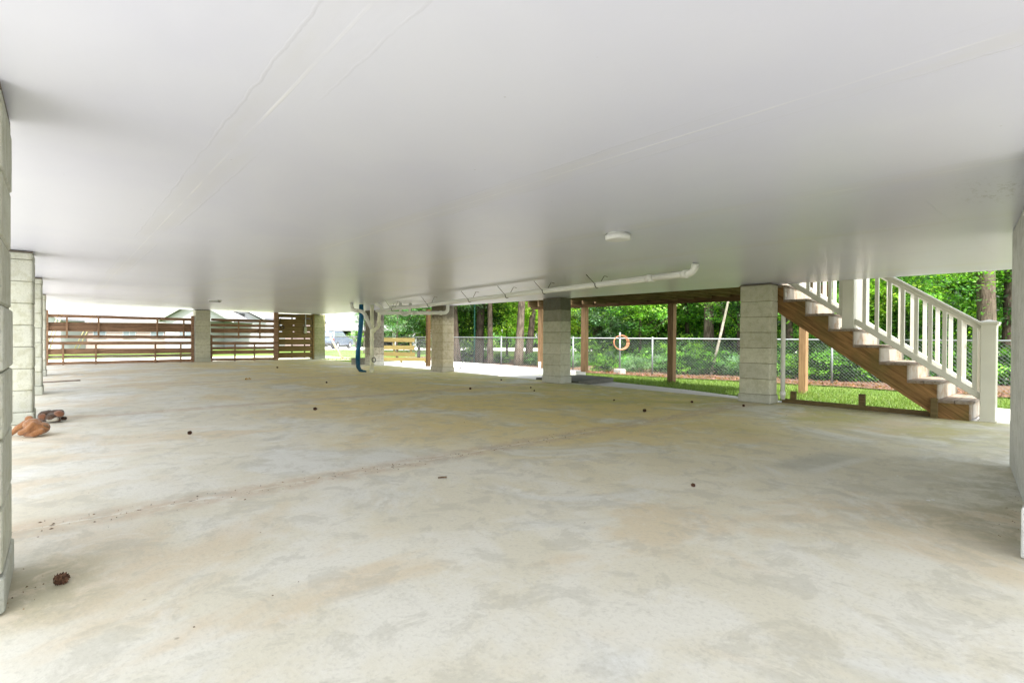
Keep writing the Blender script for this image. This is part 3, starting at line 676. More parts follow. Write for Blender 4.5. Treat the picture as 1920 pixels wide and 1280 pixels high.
# yellow panels leaning on the fence
def panel(bx0, bx1, d0, d1, z0, z1, rows, label):
    a = place(bx0, d0); c = place(bx1, d1); L = (c - a).length; ang = math.atan2(c.y - a.y, c.x - a.x)
    t = thing('wooden_pallet', label, 'pallet', (a.x, a.y, z0), ang); H = z1 - z0; rnd = random.Random(bx0)
    for (q0, q1) in rows:
        b = MB(); b.box(rnd.uniform(-.03, 0), L + rnd.uniform(0, .05), -.012, .012, q0 * H, q1 * H, (rnd.uniform(.85, 1.1),) * 3); b.build('board', M['yellow'], t)
    for f in (.08, .48, .93):
        b = MB(); b.bar((L * f, .03, 0), (L * f - .05, .03, H), .06, .03, up=(0, 1, 0)); b.build('stile', M['yellow'], t)
    return t
panel(706, 776, 18.3, 18.0, .16, .80, [(0, .22), (.36, .58), (.78, 1)], 'upper yellow slatted wood panel leaning on the chain link fence')
panel(706, 806, 17.9, 17.6, -.22, .13, [(0, .36), (.66, 1)], 'lower yellow slatted wood panel standing in front of the upper one')
b = MB(); q = place(803, 15.6)
b.box(-.055, .055, -.05, .05, -.1, 1.66, (.6, .6, .5)); o = tag(b.build('timber_post', M['beam']), 'dark timber post left of the brownish pier', 'post'); o.location = (q.x, q.y, 0)
b = MB(); b.tube([(0, 0, 0), (.35, .3, .10), (.75, .75, .30)], .012, 6); o = tag(b.build('black_tube', M['black']), 'thin black tube rising from the grass at the edge of the patio', 'tube'); o.location = place(857, 14.0, -.1)
b = MB(); b.tube([(0, 0, -.3), (.02, 0, .9), (0, 0, 4)], .03, 8); o = tag(b.build('green_pole', plain('dark_green_pole', (.01, .07, .05))), 'thin dark green pole standing just behind the chain link fence', 'pole'); o.location = place(889, 21.5, 0)

# ------------------------------------------------------------------ things on the slab
def cone_mesh():
    b = MB(); rnd = random.Random(2); b.ball((0, 0, .017), (.018, .013, .014), n=8, col=(.5, .5, .5))
    for i in range(90):
        t = (i + .5) / 90; ph = i * 2.39996; ct = 1 - 2 * t; stt = math.sqrt(1 - ct * ct)
        d = Vector((ct, stt * math.cos(ph), stt * math.sin(ph))); c = Vector((d.x * .019, d.y * .0145, d.z * .0145 + .018)); tip = c + Vector((d.x * .5 + .55, d.y, d.z)).normalized() * rnd.uniform(.005, .010)
        sd = d.cross(Vector((1, 0, 0))).normalized() * .0042; up = sd.cross(d).normalized() * .0016; k = rnd.uniform(.6, 1.9)
        b.add([c - sd - up, c + sd - up, c + sd + up, c - sd + up, tip + sd * .5, tip - sd * .5], [(0, 1, 4, 5), (3, 5, 4, 2), (0, 5, 3), (1, 2, 4), (0, 3, 2, 1)], (k, k, k))
    return b
pc = cone_mesh().build('pinecone', M['cone'])
cones = [(0.0, 2.31, 1.0, 'large open pinecone on the pale slab beside the nearest left pier'), (2.71, 1.54, .55, 'small dark pinecone alone in the middle of the near slab'),
 (5.03, 3.47, .95, 'pinecone on the brown stained slab, just past the white floor crack'), (.83, 5.12, .8, 'pinecone on the pale slab right of the plush toys'), (2.18, 5.91, .95, 'pinecone near the middle of the slab, between the toys and the brownish pier'),
 (4.97, 6.73, .9, 'pinecone on the olive stained slab left of the dark-topped pier'), (6.23, 3.57, .8, 'pinecone in front of the gap left of the stair-side pier'), (6.40, 2.97, .75, 'pinecone at the foot of the stair-side pier'),
 (5.6, 4.35, .55, 'tiny reddish cone left of the larger one on the brown stain'), (6.49, 7.78, .8, 'pinecone near the slab edge before the dark-topped pier'), (5.6, 5.9, .6, 'small cone farther left of the stair-side pier'), (4.28, 14.25, 1.1, 'far pinecone on the slab before the wooden gate'), (5.9, 6.3, .6, 'small cone just left of the dark-topped pier foot'), (3.6, 9.2, .8, 'dark cone in the far middle of the slab')]
for i, (x, y, s, l) in enumerate(cones):
    o = pc if i == 0 else pc.copy()
    if i: COL.objects.link(o)
    o.location = (x, y, 0); o.scale = (s, s, s); o.rotation_euler = (0, 0, 1.3 * i + .4); tag(o, l, 'pinecone', 'pinecones scattered on the slab')
b = MB(); b.tube([cam(-.025, 0, .006), cam(0, .002, .008), cam(.026, .004, .009)], [.004, .0052, .005], 7); tag(b.build('twig', M['twig']), 'short brown twig on the near slab', 'twig').location = (1.71, 2.59, 0)
b = MB(); b.bar((-.28, -.04, .012), (.30, .05, .012), .045, .022); o = tag(b.build('loose_stick', M['slat_grey'], bevel=.003), 'loose wooden stick lying on the slab beside the left piers', 'stick'); o.location = (-.02, 12.2, 0); o.rotation_euler = (0, 0, .12)
b = MB(); rnd = random.Random(3)
for k in range(14):
    c = Vector((rnd.uniform(-.07, .07), rnd.uniform(-.04, .04), rnd.uniform(.005, .03))); a = Vector((rnd.uniform(-1, 1), rnd.uniform(-1, 1), rnd.uniform(-.4, .4))).normalized() * .035; q = a.cross(Vector((0, 0, 1))).normalized() * .015
    b.add([c - a, c + q, c + a, c - q], [(0, 1, 2, 3)])
tag(b.build('dry_leaf_clump', M['straw']), 'small yellow clump of dry leaves in the far middle of the slab', 'leaves').location = (2.7, 10.77, 0)
for i, (x, y, s) in enumerate(((3.43, .615, .011), (3.46, .60, .010), (3.9, .85, .007))):
    b = MB(); rnd = random.Random(i); b.poly([(s * rnd.uniform(.7, 1.3) * math.cos(R(a)), s * .8 * rnd.uniform(.7, 1.2) * math.sin(R(a))) for a in range(0, 360, 30)], .0008, .0026, 'z')
    tag(b.build('paint_spot', M['paint']), ['left one of two white paint spots by the right wall', 'right one of two white paint spots by the right wall', 'single white paint spot farther from the right wall'][i], 'paint spot').location = (x, y, 0)
b = MB(); rnd = random.Random(9)
def crumb(x, y, s):
    a = rnd.uniform(0, 6.28); d = Vector((math.cos(a), math.sin(a), 0)) * s * rnd.uniform(.6, 1.6); q = Vector((-d.y, d.x, 0)) * rnd.uniform(.25, .7); c = Vector((x, y, .001)); k = rnd.uniform(.5, 2.2)
    b.add([c - d, c + q, c + d, c - q, c + Vector((0, 0, s * .7))], [(0, 1, 4), (1, 2, 4), (2, 3, 4), (3, 0, 4)], (k, k * .9, k * .8))
for i in range(210): crumb(rnd.uniform(-.1, 3.6), 3.05 + rnd.gauss(0, .06), rnd.uniform(.002, .006))
for i in range(110): crumb(rnd.uniform(-.5, 7), rnd.uniform(1.0, 9), rnd.uniform(.002, .0055))
for i in range(60): crumb(3.0 + rnd.random() * 1.8, .22 + rnd.gauss(.04, .02) + .09 * rnd.random(), rnd.uniform(.0015, .0045))
for i in range(14): crumb(rnd.gauss(-.10, .03), 2.2 + rnd.uniform(-.05, .5), rnd.uniform(.002, .005))
tag(b.build('debris', M['twig']), 'dry crumbs and bark bits scattered over the slab', 'debris', kind='stuff')

# plush toys
def fuse(o, v=.006):
    m = o.modifiers.new('remesh', 'REMESH'); m.mode = 'VOXEL'; m.voxel_size = v; m.use_smooth_shade = True
    s = o.modifiers.new('smooth', 'SMOOTH'); s.iterations = 4; s.factor = .5
    tx = bpy.data.textures.new('fur', 'CLOUDS'); tx.noise_scale = .012
    dd = o.modifiers.new('fur', 'DISPLACE'); dd.texture = tx; dd.strength = .005; dd.texture_coords = 'LOCAL'
def limb(b, a, c, r0, r1, n=6):
    a = Vector(a); c = Vector(c)
    for i in range(n + 1): t = i / n; b.ball(a.lerp(c, t), r0 + (r1 - r0) * t, n=10)
t1 = thing('plush_toy', 'tan orange plush animal lying face down nearest the camera by the left pier', 'plush toy', tuple(place(50, 4.28)), -YAW, 'plush toys on the slab')
b = MB(); b.ball((.05, .0, .092), (.064, .064, .058)); b.ball((.105, .03, .065), (.045, .055, .048)); b.ball((.03, .03, .05), (.05, .05, .045))
b.ball((.0, .02, .142), (.030, .028, .026)); b.ball((.02, .02, .118), (.03, .03, .02))
limb(b, (-.005, .0, .108), (-.052, -.02, .072), .029, .026); limb(b, (-.052, -.02, .072), (-.108, -.03, .018), .026, .016)
b.ball((.075, -.01, .075), (.055, .055, .055)); limb(b, (.085, -.035, .105), (.072, -.062, .066), .026, .028); limb(b, (.072, -.062, .066), (.022, -.075, .042), .028, .024)
limb(b, (.04, -.045, .024), (.10, -.05, .026), .022, .024); limb(b, (.10, -.05, .026), (.135, -.02, .045), .024, .026)
fuse(b.build('plush_body', M['plush_tan'], t1), .004)
b = MB(); b.tube([(.135, 0, .092), (.16, -.005, .086), (.19, -.01, .076)], [.004, .006, .005], 7); b.build('tail', M['twig'], t1)
t2 = thing('plush_toy', 'dark brown plush animal lying on its side behind the tan one', 'plush toy', tuple(place(96, 4.95)), -YAW, 'plush toys on the slab')
b = MB(); b.ball((.02, -.01, .052), (.07, .05, .042)); b.ball((-.055, 0, .062), (.062, .06, .056)); b.ball((.0, .03, .07), (.055, .05, .045)); limb(b, (.0, .03, .085), (.06, .03, .09), .036, .034)
b.ball((-.04, .02, .10), (.035, .03, .02)); limb(b, (.02, .0, .035), (.07, .0, .028), .024, .022); limb(b, (-.03, .06, .03), (.06, .08, .03), .028, .02)
fuse(b.build('plush_body', M['plush_brown'], t2))
b = MB(); b.ball((-.045, -.045, .062), (.036, .03, .033)); fuse(b.build('muzzle', M['plush_muzzle'], t2), .004)
b = MB(); b.ball((.075, .0, .085), (.045, .034, .034)); b.ball((.05, .01, .08), (.035, .03, .03)); fuse(b.build('hind_leg', M['plush_muzzle'], t2), .004)
b = MB(); limb(b, (.01, -.035, .03), (.075, -.03, .04), .022, .02); fuse(b.build('paw', M['plush_pale'], t2), .005)

# ------------------------------------------------------------------ foliage
def leaves(n_cl, per, ext, size, cols, seed, shape='ball', spread=.30, hole=.0, zbias=0):
    rnd = random.Random(seed); V = []; F = []; C = []
    for c in range(n_cl):
        while True:
            p = Vector((rnd.uniform(-1, 1), rnd.uniform(-1, 1), rnd.uniform(-1, 1)))
            if shape == 'box' or hole < p.length < 1: break
        p = Vector((p.x * ext[0], p.y * ext[1], p.z * ext[2])); col = rnd.choice(cols); br = rnd.choice((.35, .6, .85, 1.1, 1.35, 1.7))
        sp = spread * rnd.uniform(.6, 1.3); tilt = Vector((rnd.uniform(-.6, .6), rnd.uniform(-.6, .6), 1)).normalized()
        for k in range(per):
            o = Vector((rnd.gauss(0, sp), rnd.gauss(0, sp), rnd.gauss(0, sp * .45))) + p
            nrm = (tilt + Vector((rnd.uniform(-1, 1), rnd.uniform(-1, 1), rnd.uniform(-1, 1))) * .9).normalized()
            a = nrm.orthogonal().normalized(); a.rotate(Matrix.Rotation(rnd.uniform(0, 6.28), 3, nrm)); q = nrm.cross(a)
            s = size * rnd.uniform(.6, 1.3); i = len(V)
            V += [tuple(o - a * s), tuple(o + q * s * .42 - a * s * .1), tuple(o + a * s), tuple(o - q * s * .42 - a * s * .1)]
            F.append((i, i + 1, i + 2, i + 3)); j = br * rnd.uniform(.7, 1.3); C += [(col[0] * j, col[1] * j, col[2] * j)] * 4
    b = MB(); b.v = V; b.f = F; b.c = C; b.sm = [False] * len(F); return b
G1 = [(.095, .23, .03), (.13, .29, .035), (.065, .165, .04), (.17, .31, .04)]
G2 = [(.22, .36, .04), (.29, .40, .06), (.15, .29, .035)]
G3 = [(.07, .16, .07), (.12, .22, .12), (.05, .12, .04), (.20, .29, .19)]
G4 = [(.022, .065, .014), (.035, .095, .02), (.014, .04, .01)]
def crown_mesh(name, *a, **k): 
    o = leaves(*a, **k).build(name, M['leaf']); me = o.data; bpy.data.objects.remove(o); return me
CM = {'mid': crown_mesh('crown', 150, 42, (2.0, 2.0, 2.3), .085, G1, 1, hole=.25),
      'lime': crown_mesh('crown', 140, 40, (2.2, 2.0, 2.2), .085, G2, 2, hole=.25),
      'blue': crown_mesh('crown', 150, 42, (2.1, 2.0, 2.0), .080, G3, 3, hole=.2),
      'dark': crown_mesh('crown', 150, 46, (2.2, 2.2, 2.0), .085, G4 + G1[:1], 4),
      'bush': crown_mesh('foliage', 70, 46, (.95, .9, .62), .060, G1 + G4, 5, spread=.17),  # dark greens mixed in to paint the shadowed gaps in the bushes
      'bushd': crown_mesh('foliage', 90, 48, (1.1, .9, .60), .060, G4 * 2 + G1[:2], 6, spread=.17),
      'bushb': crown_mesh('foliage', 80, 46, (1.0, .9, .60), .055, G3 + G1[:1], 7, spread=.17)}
def trunk_mesh(seed, r, h, lean=(0, 0), fork=False):
    rnd = random.Random(seed); b = MB(); pts = []; n = 9
    for i in range(n + 1):
        t = i / n; pts.append(Vector((lean[0] * h * t + math.sin(t * 3 + seed) * .05 * h * .1, lean[1] * h * t + rnd.uniform(-.02, .02), -.4 + (h + .4) * t)))
    b.tube(pts, [r * (1.35 if i == 0 else 1.12 if i == 1 else 1 - .45 * i / n) for i in range(n + 1)], 12)
    for k in range(5):
        i = rnd.randint(4, n - 1); a = rnd.uniform(0, 6.28); L = rnd.uniform(.8, 1.9); d = Vector((math.cos(a), math.sin(a), rnd.uniform(.2, .8)))
        b.tube([pts[i], pts[i] + d * L * .5 + Vector((0, 0, .05)), pts[i] + d * L], [r * .35, r * .22, r * .08], 6)
    if fork: b.tube([pts[3], pts[3] + Vector((.35, .1, 1.2)), pts[3] + Vector((.55, .2, 3.0))], [r * .75, r * .6, r * .4], 9)
    return b
def tree(label, bx, d, r, h, crown, cz_, cs, lean=(0, 0), bark='barkA', cat='tree', group='trees in the wood behind the chain link fence', fork=False, off=(0, 0), cname='crown', name='tree'):
    p = place(bx, d); z = gz(p.x, p.y) ; rnd = random.Random(int(bx * 7 + d))
    t = thing(name, label, cat, (p.x, p.y, z), -YAW, group)
    trunk_mesh(int(bx), r, h, lean, fork).build('trunk', M[bark], t)
    if crown:
        for (ck, dx, dy, dz, s) in crown:
            o = bpy.data.objects.new(cname, CM[ck]); COL.objects.link(o); o.parent = t; o.location = (dx + lean[0] * dz, dy, dz); o.rotation_euler = (0, 0, rnd.uniform(0, 6.28)); o.scale = (s, s, s)
    return t
GW = 'trees in the wood behind the chain link fence'
tree('dark leaning tree trunk right of the brownish pier', 858, 21, .17, 7, [('mid', -.6, 1, 3.3, .8), ('dark', .3, 2.5, 2.6, .8)], 0, 1, (-.05, 0), 'barkB')
tree('thick forked dark tree left of the slim grey trunk', 898, 22.5, .19, 8, [('blue', -.6, -.9, 3.4, .62), ('mid', .3, 2, 3.5, .9)], 0, 1, (.02, 0), 'barkB', fork=True)
tree('slim straight grey tree trunk behind the fence post', 918, 22, .12, 8, [('lime', .9, 1.8, 3.4, .9)], 0, 1, (-.012, 0))
tree('stout upright grey trunk left of the leaning one', 973, 21.5, .17, 9, [('blue', -.8, -.4, 4.4, .75), ('mid', -1.6, 3, 3.8, .9)], 0, 1, (.035, 0))
tree('dark trunk leaning right, left of the dark-topped pier', 987, 22.8, .15, 9, [('lime', 1.2, 2.5, 3.4, .9)], 0, 1, (.09, 0), 'barkB')
tree('grey trunk among pale leaves left of the second deck post', 1122, 24, .24, 8, [('blue', .3, -2.0, 2.9, .7), ('lime', -1.6, 1.5, 2.6, .8)], 0, 1)
tree('thin twisted trunk above the hedge, left of the thick mossy trunk', 1290, 23, .11, 7, [('mid', -.9, -.6, 3.4, .8), ('dark', .6, 2, 2.4, .9)], 0, 1, (-.03, 0), 'barkB')
tree('thick mossy trunk behind the leaning dead pole', 1327, 21, .22, 8, [('mid', .9, 1.0, 4.0, .9), ('mid', -1.9, .9, 4.2, .7)], 0, 1)
tree('dark trunk just right of the leaning dead pole', 1352, 23.5, .14, 8, [('dark', 1.1, 1.2, 3.0, .9)], 0, 1, (0, 0), 'barkB')
tree('big brown trunk seen above the lower newel post', 1848, 14.6, .24, 9, [('mid', -1.9, -.8, 3.3, .62), ('lime', -1.6, 2.0, 3.5, .8)], 0, 1, (-.02, 0), 'barkA')
tree('dark trunk at the right wall edge', 1890, 17, .15, 9, [('dark', .4, 1.2, 2.9, .9), ('mid', -.6, .6, 4.6, .8)], 0, 1, (0, 0), 'barkB')
tree('slim trunk seen between the middle balusters', 1690, 17.5, .11, 8, [('dark', .2, .8, 2.0, .8), ('mid', -.3, -.8, 3.3, .6)], 0, 1, (0, 0), 'barkB')
tree('dark trunk beside the upper stairs', 1478, 18, .13, 8, [('mid', 1.0, 1, 2.2, .7), ('dark', .1, 1.2, 2.8, .8)], 0, 1, (0, 0), 'barkB')
for (bx, d, ck, zz_, s, l) in ((1200, 21.0, 'mid', 2.5, .62, 'leafy understorey tree right of the orange hose'), (1145, 23, 'blue', 2.2, .7, 'pale leafy tree left of the orange hose'), (1235, 25, 'mid', 3.2, .9, 'fuller green tree behind the middle deck post'),
    (1085, 25, 'lime', 2.7, .85, 'yellow green tree beside the dark-topped pier'), (1385, 19.5, 'mid', 2.9, .6, 'leafy tree touching the stair-side pier'), (1350, 27, 'lime', 3.4, 1.1, 'bright tree deep behind the dead pole'),
    (1560, 16.5, 'mid', 1.7, .52, 'leafy tree behind the upper steps'), (1620, 19.5, 'mid', 2.6, .8, 'green tree behind the middle newel post'), (1740, 19.5, 'mid', 2.9, .8, 'green tree behind the middle of the railing'),
    (1800, 21.5, 'lime', 3.2, .9, 'bright green tree behind the lower railing'), (1700, 23, 'lime', 4.0, .9, 'light green tree high above the handrail'), (1520, 21, 'lime', 2.4, .8, 'light tree behind the stair support post'), (1930, 20, 'mid', 3, 1, 'green tree behind the right wall'),
    (950, 30, 'lime', 3.0, 1.0, 'bright yellow green tree behind the two grey trunks'), (880, 31, 'lime', 2.9, 1.0, 'bright tree deep behind the forked trunk'), (835, 25, 'dark', 2.4, .9, 'dark bushy tree behind the brownish pier'), (1025, 29, 'lime', 3.4, 1.1, 'yellow green tree behind the dark-topped pier')):
    tree(l, bx, d, .07, zz_ + .6, [(ck, 0, 0, zz_, s), ('mid' if ck != 'mid' else 'blue', .7, .5, zz_ + 1.5, s * .8)], 0, 1, bark='barkB', name='understorey_tree')
# bright bushy trees over the left part of the fence
tree('pale flowering tree above the yellow panels', 745, 21.5, .06, 1.9, [('blue', .0, 0, 1.75, .48), ('blue', -.9, .5, 2.3, .42)], 0, 1, name='flowering_tree')
tree('dark leafed tree above the right end of the yellow panels', 785, 23, .08, 2.4, [('mid', 0, 0, 1.75, .62), ('dark', .5, 1, 1.8, .7), ('mid', -.9, .6, 2.7, .6)], 0, 1, name='leafy_tree')
tree('thin young tree in front of the raised white house', 683, 38, .05, 3.2, [('blue', 0, 0, 2.6, .38)], 0, 1, name='young_tree')
# leaning dead pole
a = place(1333, 16.6, -.35); c = place(1363, 17.3, 1.95); b = MB(); b.tube([Vector((0, 0, 0)), (c - a) * .5 + Vector((.02, 0, 0)), c - a, (c - a) * 1.7], [.05, .045, .04, .03], 8)
tag(b.build('dead_trunk', M['birch']), 'pale thin dead trunk leaning against the wood behind the fence', 'dead trunk').location = a
# bushes along the fence
bl = [(1130, 17.6, 'bush', .62, 'bright bush at the foot of the hose post, left side'), (1185, 17.9, 'bushb', .6, 'pale green bush right of the hose post'), (1240, 18.2, 'bushb', .6, 'pale bush left of the middle deck post'), (1290, 17.0, 'bushd', .7, 'dark bush right of the middle deck post'),
      (1345, 17.2, 'bushd', .75, 'dark bush below the leaning dead pole'), (1390, 16.6, 'bushb', .7, 'bush beside the stair-side pier'), (1240, 20, 'bush', .95, 'taller bush behind the fence left of the middle deck post'), (1330, 20.0, 'bush', .95, 'tall hedge bush around the mossy trunk'), (1185, 21.5, 'bush', 1.05, 'tall green bush behind the orange hose'),
      (1500, 15.4, 'bush', .7, 'bright bush between pipe and stair support post'), (1545, 15.2, 'bushd', .8, 'dark bush right of the stair support post'), (1600, 15.0, 'bushd', .85, 'dark hedge bush under the stairs'), (1650, 14.8, 'bush', .8, 'green bush under the middle stringer'), (1700, 14.8, 'bushd', .85, 'dark bush behind the lower steps'),
      (1760, 14.6, 'bushd', .8, 'dark bush behind the lower railing'), (1820, 14.2, 'bush', .8, 'green bush behind the lower newel post'), (1880, 14, 'bushd', .9, 'dark bush at the right wall'), (1565, 17, 'bush', 1.1, 'tall bush behind the upper treads'), (1640, 17, 'bushd', 1.2, 'tall dark bush behind the railing middle'), (1740, 17, 'bushd', 1.2, 'tall dark bush behind the balusters'), (1800, 17.5, 'bush', 1.25, 'tall light bush near the lower newel post'), (1470, 17, 'bushd', 1.0, 'dark bush hidden partly by the thin vertical pipe'),
      (862, 23, 'bushd', .6, 'low dark bush at the foot of the leaning trunk'), (940, 23.5, 'bushd', .42, 'low bush right of the slim grey trunk'), (1003, 21.8, 'bushd', .5, 'low bush beside the patio deck post'), (893, 27, 'bush', .9, 'bright bush behind the forked trunk'), (1070, 21, 'bushb', .6, 'bush left of the second deck post'),
      (1110, 22.5, 'bush', 1.25, 'tall bush behind the fence beside the second deck post'), (1160, 24, 'bushb', 1.35, 'tall pale bush far behind the orange hose'), (1215, 23.5, 'bushd', 1.35, 'tall dark bush behind the plain fence post'), (1275, 22.5, 'bush', 1.3, 'tall bush left of the thin twisted trunk'), (1310, 24, 'bushb', 1.4, 'tall pale bush between the twisted and the mossy trunk'), (1365, 22, 'bushd', 1.3, 'tall dark bush right of the leaning dead pole'), (1400, 21, 'bush', 1.2, 'tall bush just left of the stair-side pier')]
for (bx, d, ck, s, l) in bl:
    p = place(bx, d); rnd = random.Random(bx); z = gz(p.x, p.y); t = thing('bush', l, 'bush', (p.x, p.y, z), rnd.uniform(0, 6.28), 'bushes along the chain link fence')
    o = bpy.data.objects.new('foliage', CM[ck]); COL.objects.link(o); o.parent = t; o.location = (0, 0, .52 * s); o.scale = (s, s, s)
    b = MB()
    for k in range(5): a = k * 1.3; b.tube([(0, 0, -.05), (.12 * math.cos(a) * s, .12 * math.sin(a) * s, .35 * s), (.35 * math.cos(a) * s, .35 * math.sin(a) * s, .7 * s)], [.02, .014, .006], 5)
    b.build('stem', M['barkB'], t)
# far wood edge
far = MB(); rnd = random.Random(77)
base = leaves(330, 34, (1, 1, 1), .20, G1 + G2 + G4, 21, 'box', spread=.55)
def far_wood(name, bx0, bx1, d0, d1, h, n, seed, cols, size=.2, per=30, zlo=0):
    rnd = random.Random(seed); V = []; F = []; C = []
    for c in range(n):
        bx = rnd.uniform(bx0, bx1); d = rnd.uniform(d0, d1); z = zlo + (h - zlo) * rnd.random() * (.75 + .25 * mnoise.noise(Vector((bx * .02, 0, seed))))
        p = place(bx, d, z - .4); col = rnd.choice(cols); br = rnd.choice((.3, .55, .85, 1.2, 1.6)); sp = rnd.uniform(.35, .8)
        for k in range(per):
            o = p + Vector((rnd.gauss(0, sp), rnd.gauss(0, sp), rnd.gauss(0, sp * .5))); nrm = Vector((rnd.uniform(-1, 1), rnd.uniform(-1, 1), rnd.uniform(-.2, 1))).normalized(); a = nrm.orthogonal().normalized(); a.rotate(Matrix.Rotation(rnd.uniform(0, 6.28), 3, nrm)); q = nrm.cross(a); s = size * rnd.uniform(.6, 1.3); i = len(V)
            V += [tuple(o - a * s), tuple(o + q * s * .5), tuple(o + a * s), tuple(o - q * s * .5)]; F.append((i, i + 1, i + 2, i + 3)); j = br * rnd.uniform(.7, 1.3); C += [(col[0] * j, col[1] * j, col[2] * j)] * 4
    b = MB(); b.v = V; b.f = F; b.c = C; b.sm = [False] * len(F)
    return b.build(name, M['leaf'])
tag(far_wood('far_wood', 840, 2100, 62, 78, 13, 2600, 5, G1 + G2 + G4, .34, 26), 'distant wood edge beyond the road, read as one mass', 'woods', kind='stuff')
tag(far_wood('mid_wood', 1040, 2050, 27, 38, 8.5, 2100, 6, G1 + G2 + G4 + G3, .17, 30, 1.3), 'dense undergrowth and canopy deep in the wood', 'woods', kind='stuff')
tag(far_wood('left_wood', 720, 1050, 34, 44, 8.5, 420, 8, G2 + G1, .2, 30, 2.2), 'bright canopy behind the tree trunks left of the dark-topped pier', 'woods', kind='stuff')
# litter strip along and behind the fence
def strip(s, t):
    p = fpoint(s * LT); q = fpoint(min(s * LT + .3, LT)); r_ = fpoint(max(s * LT - .3, 0)); d = (q - r_).normalized(); n = Vector((d.y, -d.x, 0))
    if n.dot(CF) < 0: n = -n
    w_ = -.75 + t * 8.5; return (p.x + n.x * w_, p.y + n.y * w_)
sheet('leaf_litter', M['litter'], strip, 60, 20, .035)
b = MB(); rnd = random.Random(31)
for i in range(5200):
    s = rnd.random(); x, y = strip(max(0.0, s), abs(rnd.gauss(.07, .09))); z = gz(x, y) + .045 + rnd.random() * .03
    a = Vector((rnd.uniform(-1, 1), rnd.uniform(-1, 1), rnd.uniform(-.5, .5))).normalized() * rnd.uniform(.025, .06); q = a.cross(Vector((rnd.uniform(-.6, .6), rnd.uniform(-.6, .6), 1))).normalized() * a.length * .5; c = Vector((x, y, z)); k = rnd.uniform(.6, 1.6)
    b.add([c - a, c + q, c + a, c - q], [(0, 1, 2, 3)], (.17 * k, .085 * k, .06 * k))
tag(b.build('fallen_leaves', M['blade']), 'brown fallen leaves along the foot of the chain link fence', 'fallen leaves', kind='stuff')
# lawn blades
b = MB(); V = b.v; rnd = random.Random(17)
def blade(x, y, h, w):
    z = gz(x, y); a = rnd.uniform(0, 6.28); d = Vector((math.cos(a), math.sin(a), 0)); k = rnd.uniform(.6, 1.5); yl = rnd.random() * .03
    c = Vector((x, y, z - .005)); l = Vector((rnd.gauss(0, .4), rnd.gauss(0, .4), 1)).normalized() * h
    b.add([c - d * w, c + d * w, c + l * .6 + d * w * .6 + Vector((d.y, -d.x, 0)) * .1 * h, c + l], [(0, 1, 2), (0, 2, 3)], ((.10 + yl) * k, .165 * k, .035 * k))
def on_hard(x, y): return (x < 9.05 and y < 1.2) or (x < 7.3) or (x < 10.8 and y > 9.25) or (x < 8.65 and y > 7.0) or (x < 8.35 and y > 4.9) or (x < 8.0 and y > 2.6) or (x < 7.85)
for (px_, py_) in ((10.4, 3.72), (10.4, 6.47)):
    for k in range(150):
        a = rnd.uniform(0, 6.28); q = rnd.uniform(.08, .17); blade(px_ + q * math.cos(a), py_ + q * math.sin(a), rnd.uniform(.05, .13), .004)
n = 0
while n < 52000:
    y = rnd.uniform(.2, 14.5); x = rnd.uniform(7.3, 15.2)
    if on_hard(x, y) and not (x < 7.95 and 1.2 < y < 2.8 and x > 7.3): continue
    dd = math.hypot(x, y)
    if rnd.random() > (10 / dd) ** 1.5: continue
    blade(x, y, rnd.uniform(.03, .075), rnd.uniform(.0025, .005)); n += 1
for i in range(9000):
    y = rnd.uniform(15, 26); x = rnd.uniform(7.3, 13)
    if x < 10.8 and y < 17.1: continue
    blade(x, y, rnd.uniform(.05, .11), rnd.uniform(.005, .009))
tag(b.build('grass', M['blade']), 'mown green grass between the slab and the chain link fence', 'grass', kind='stuff')

# ------------------------------------------------------------------ neighbours
def gable(b, cx_, w, y0, y1, ze, zr, th=.16, axis='x'):
    """roof prism, ridge along y (gable facing viewer) or along x"""
    if axis == 'y': b.poly([(cx_ - w / 2, ze), (cx_, zr), (cx_ + w / 2, ze), (cx_ + w / 2, ze + th), (cx_, zr + th), (cx_ - w / 2, ze + th)], y0, y1, 'y')
    else: b.poly([(y0, ze), ((y0 + y1) / 2, zr), (y1, ze), (y1, ze + th), ((y0 + y1) / 2, zr + th), (y0, ze + th)], cx_ - w / 2, cx_ + w / 2, 'x')
def win(root, x, z, w_, h_, y):
    f = thing('window', None, None, (x, y, z)); f.parent = root
    b = MB(); b.box(-w_/2 - .06, w_/2 + .06, -.05, 0, h_, h_ + .07); b.box(-w_/2 - .06, w_/2 + .06, -.05, 0, -.07, 0); b.box(-w_/2 - .06, -w_/2, -.05, 0, 0, h_); b.box(w_/2, w_/2 + .06, -.05, 0, 0, h_); b.box(-.02, .02, -.045, 0, 0, h_); b.build('frame', M['trim'], f)
    b = MB(); b.box(-w_/2, w_/2, -.02, -.01, 0, h_); b.build('pane', M['glass'], f)
def house(label, bx, d, rot=0): 
    p = place(bx, d); return thing('house', label, 'house', (p.x, p.y, gz(p.x, p.y)), -YAW + rot, 'neighbouring houses')
zo = .44
h1 = house('brick ranch house with pale roof seen over the long slatted fence', 262, 47)
b = MB(); b.box(-6.0, 6.0, 0, 8, 0, 2.5); b.build('wall', M['brick'], h1)
b = MB(); gable(b, 0, 12.8, -.5, 8.5, 2.45, 4.9); b.build('roof', M['shingle'], h1)
b = MB(); b.box(-6.4, 6.4, -.56, -.48, 2.36, 2.6); b.build('fascia', M['trim'], h1)
b = MB(); b.box(-9.2, -4.9, -2.6, 2, 0, 2.55); b.poly([(-9.2, 2.55), (-7.05, 3.75), (-4.9, 2.55)], -2.6, -2.5, 'y'); b.build('gable_wing', M['siding'], h1)
b = MB(); gable(b, -7.05, 5.1, -2.95, 6, 2.42, 3.80, axis='y'); b.build('wing_roof', M['shingle'], h1)
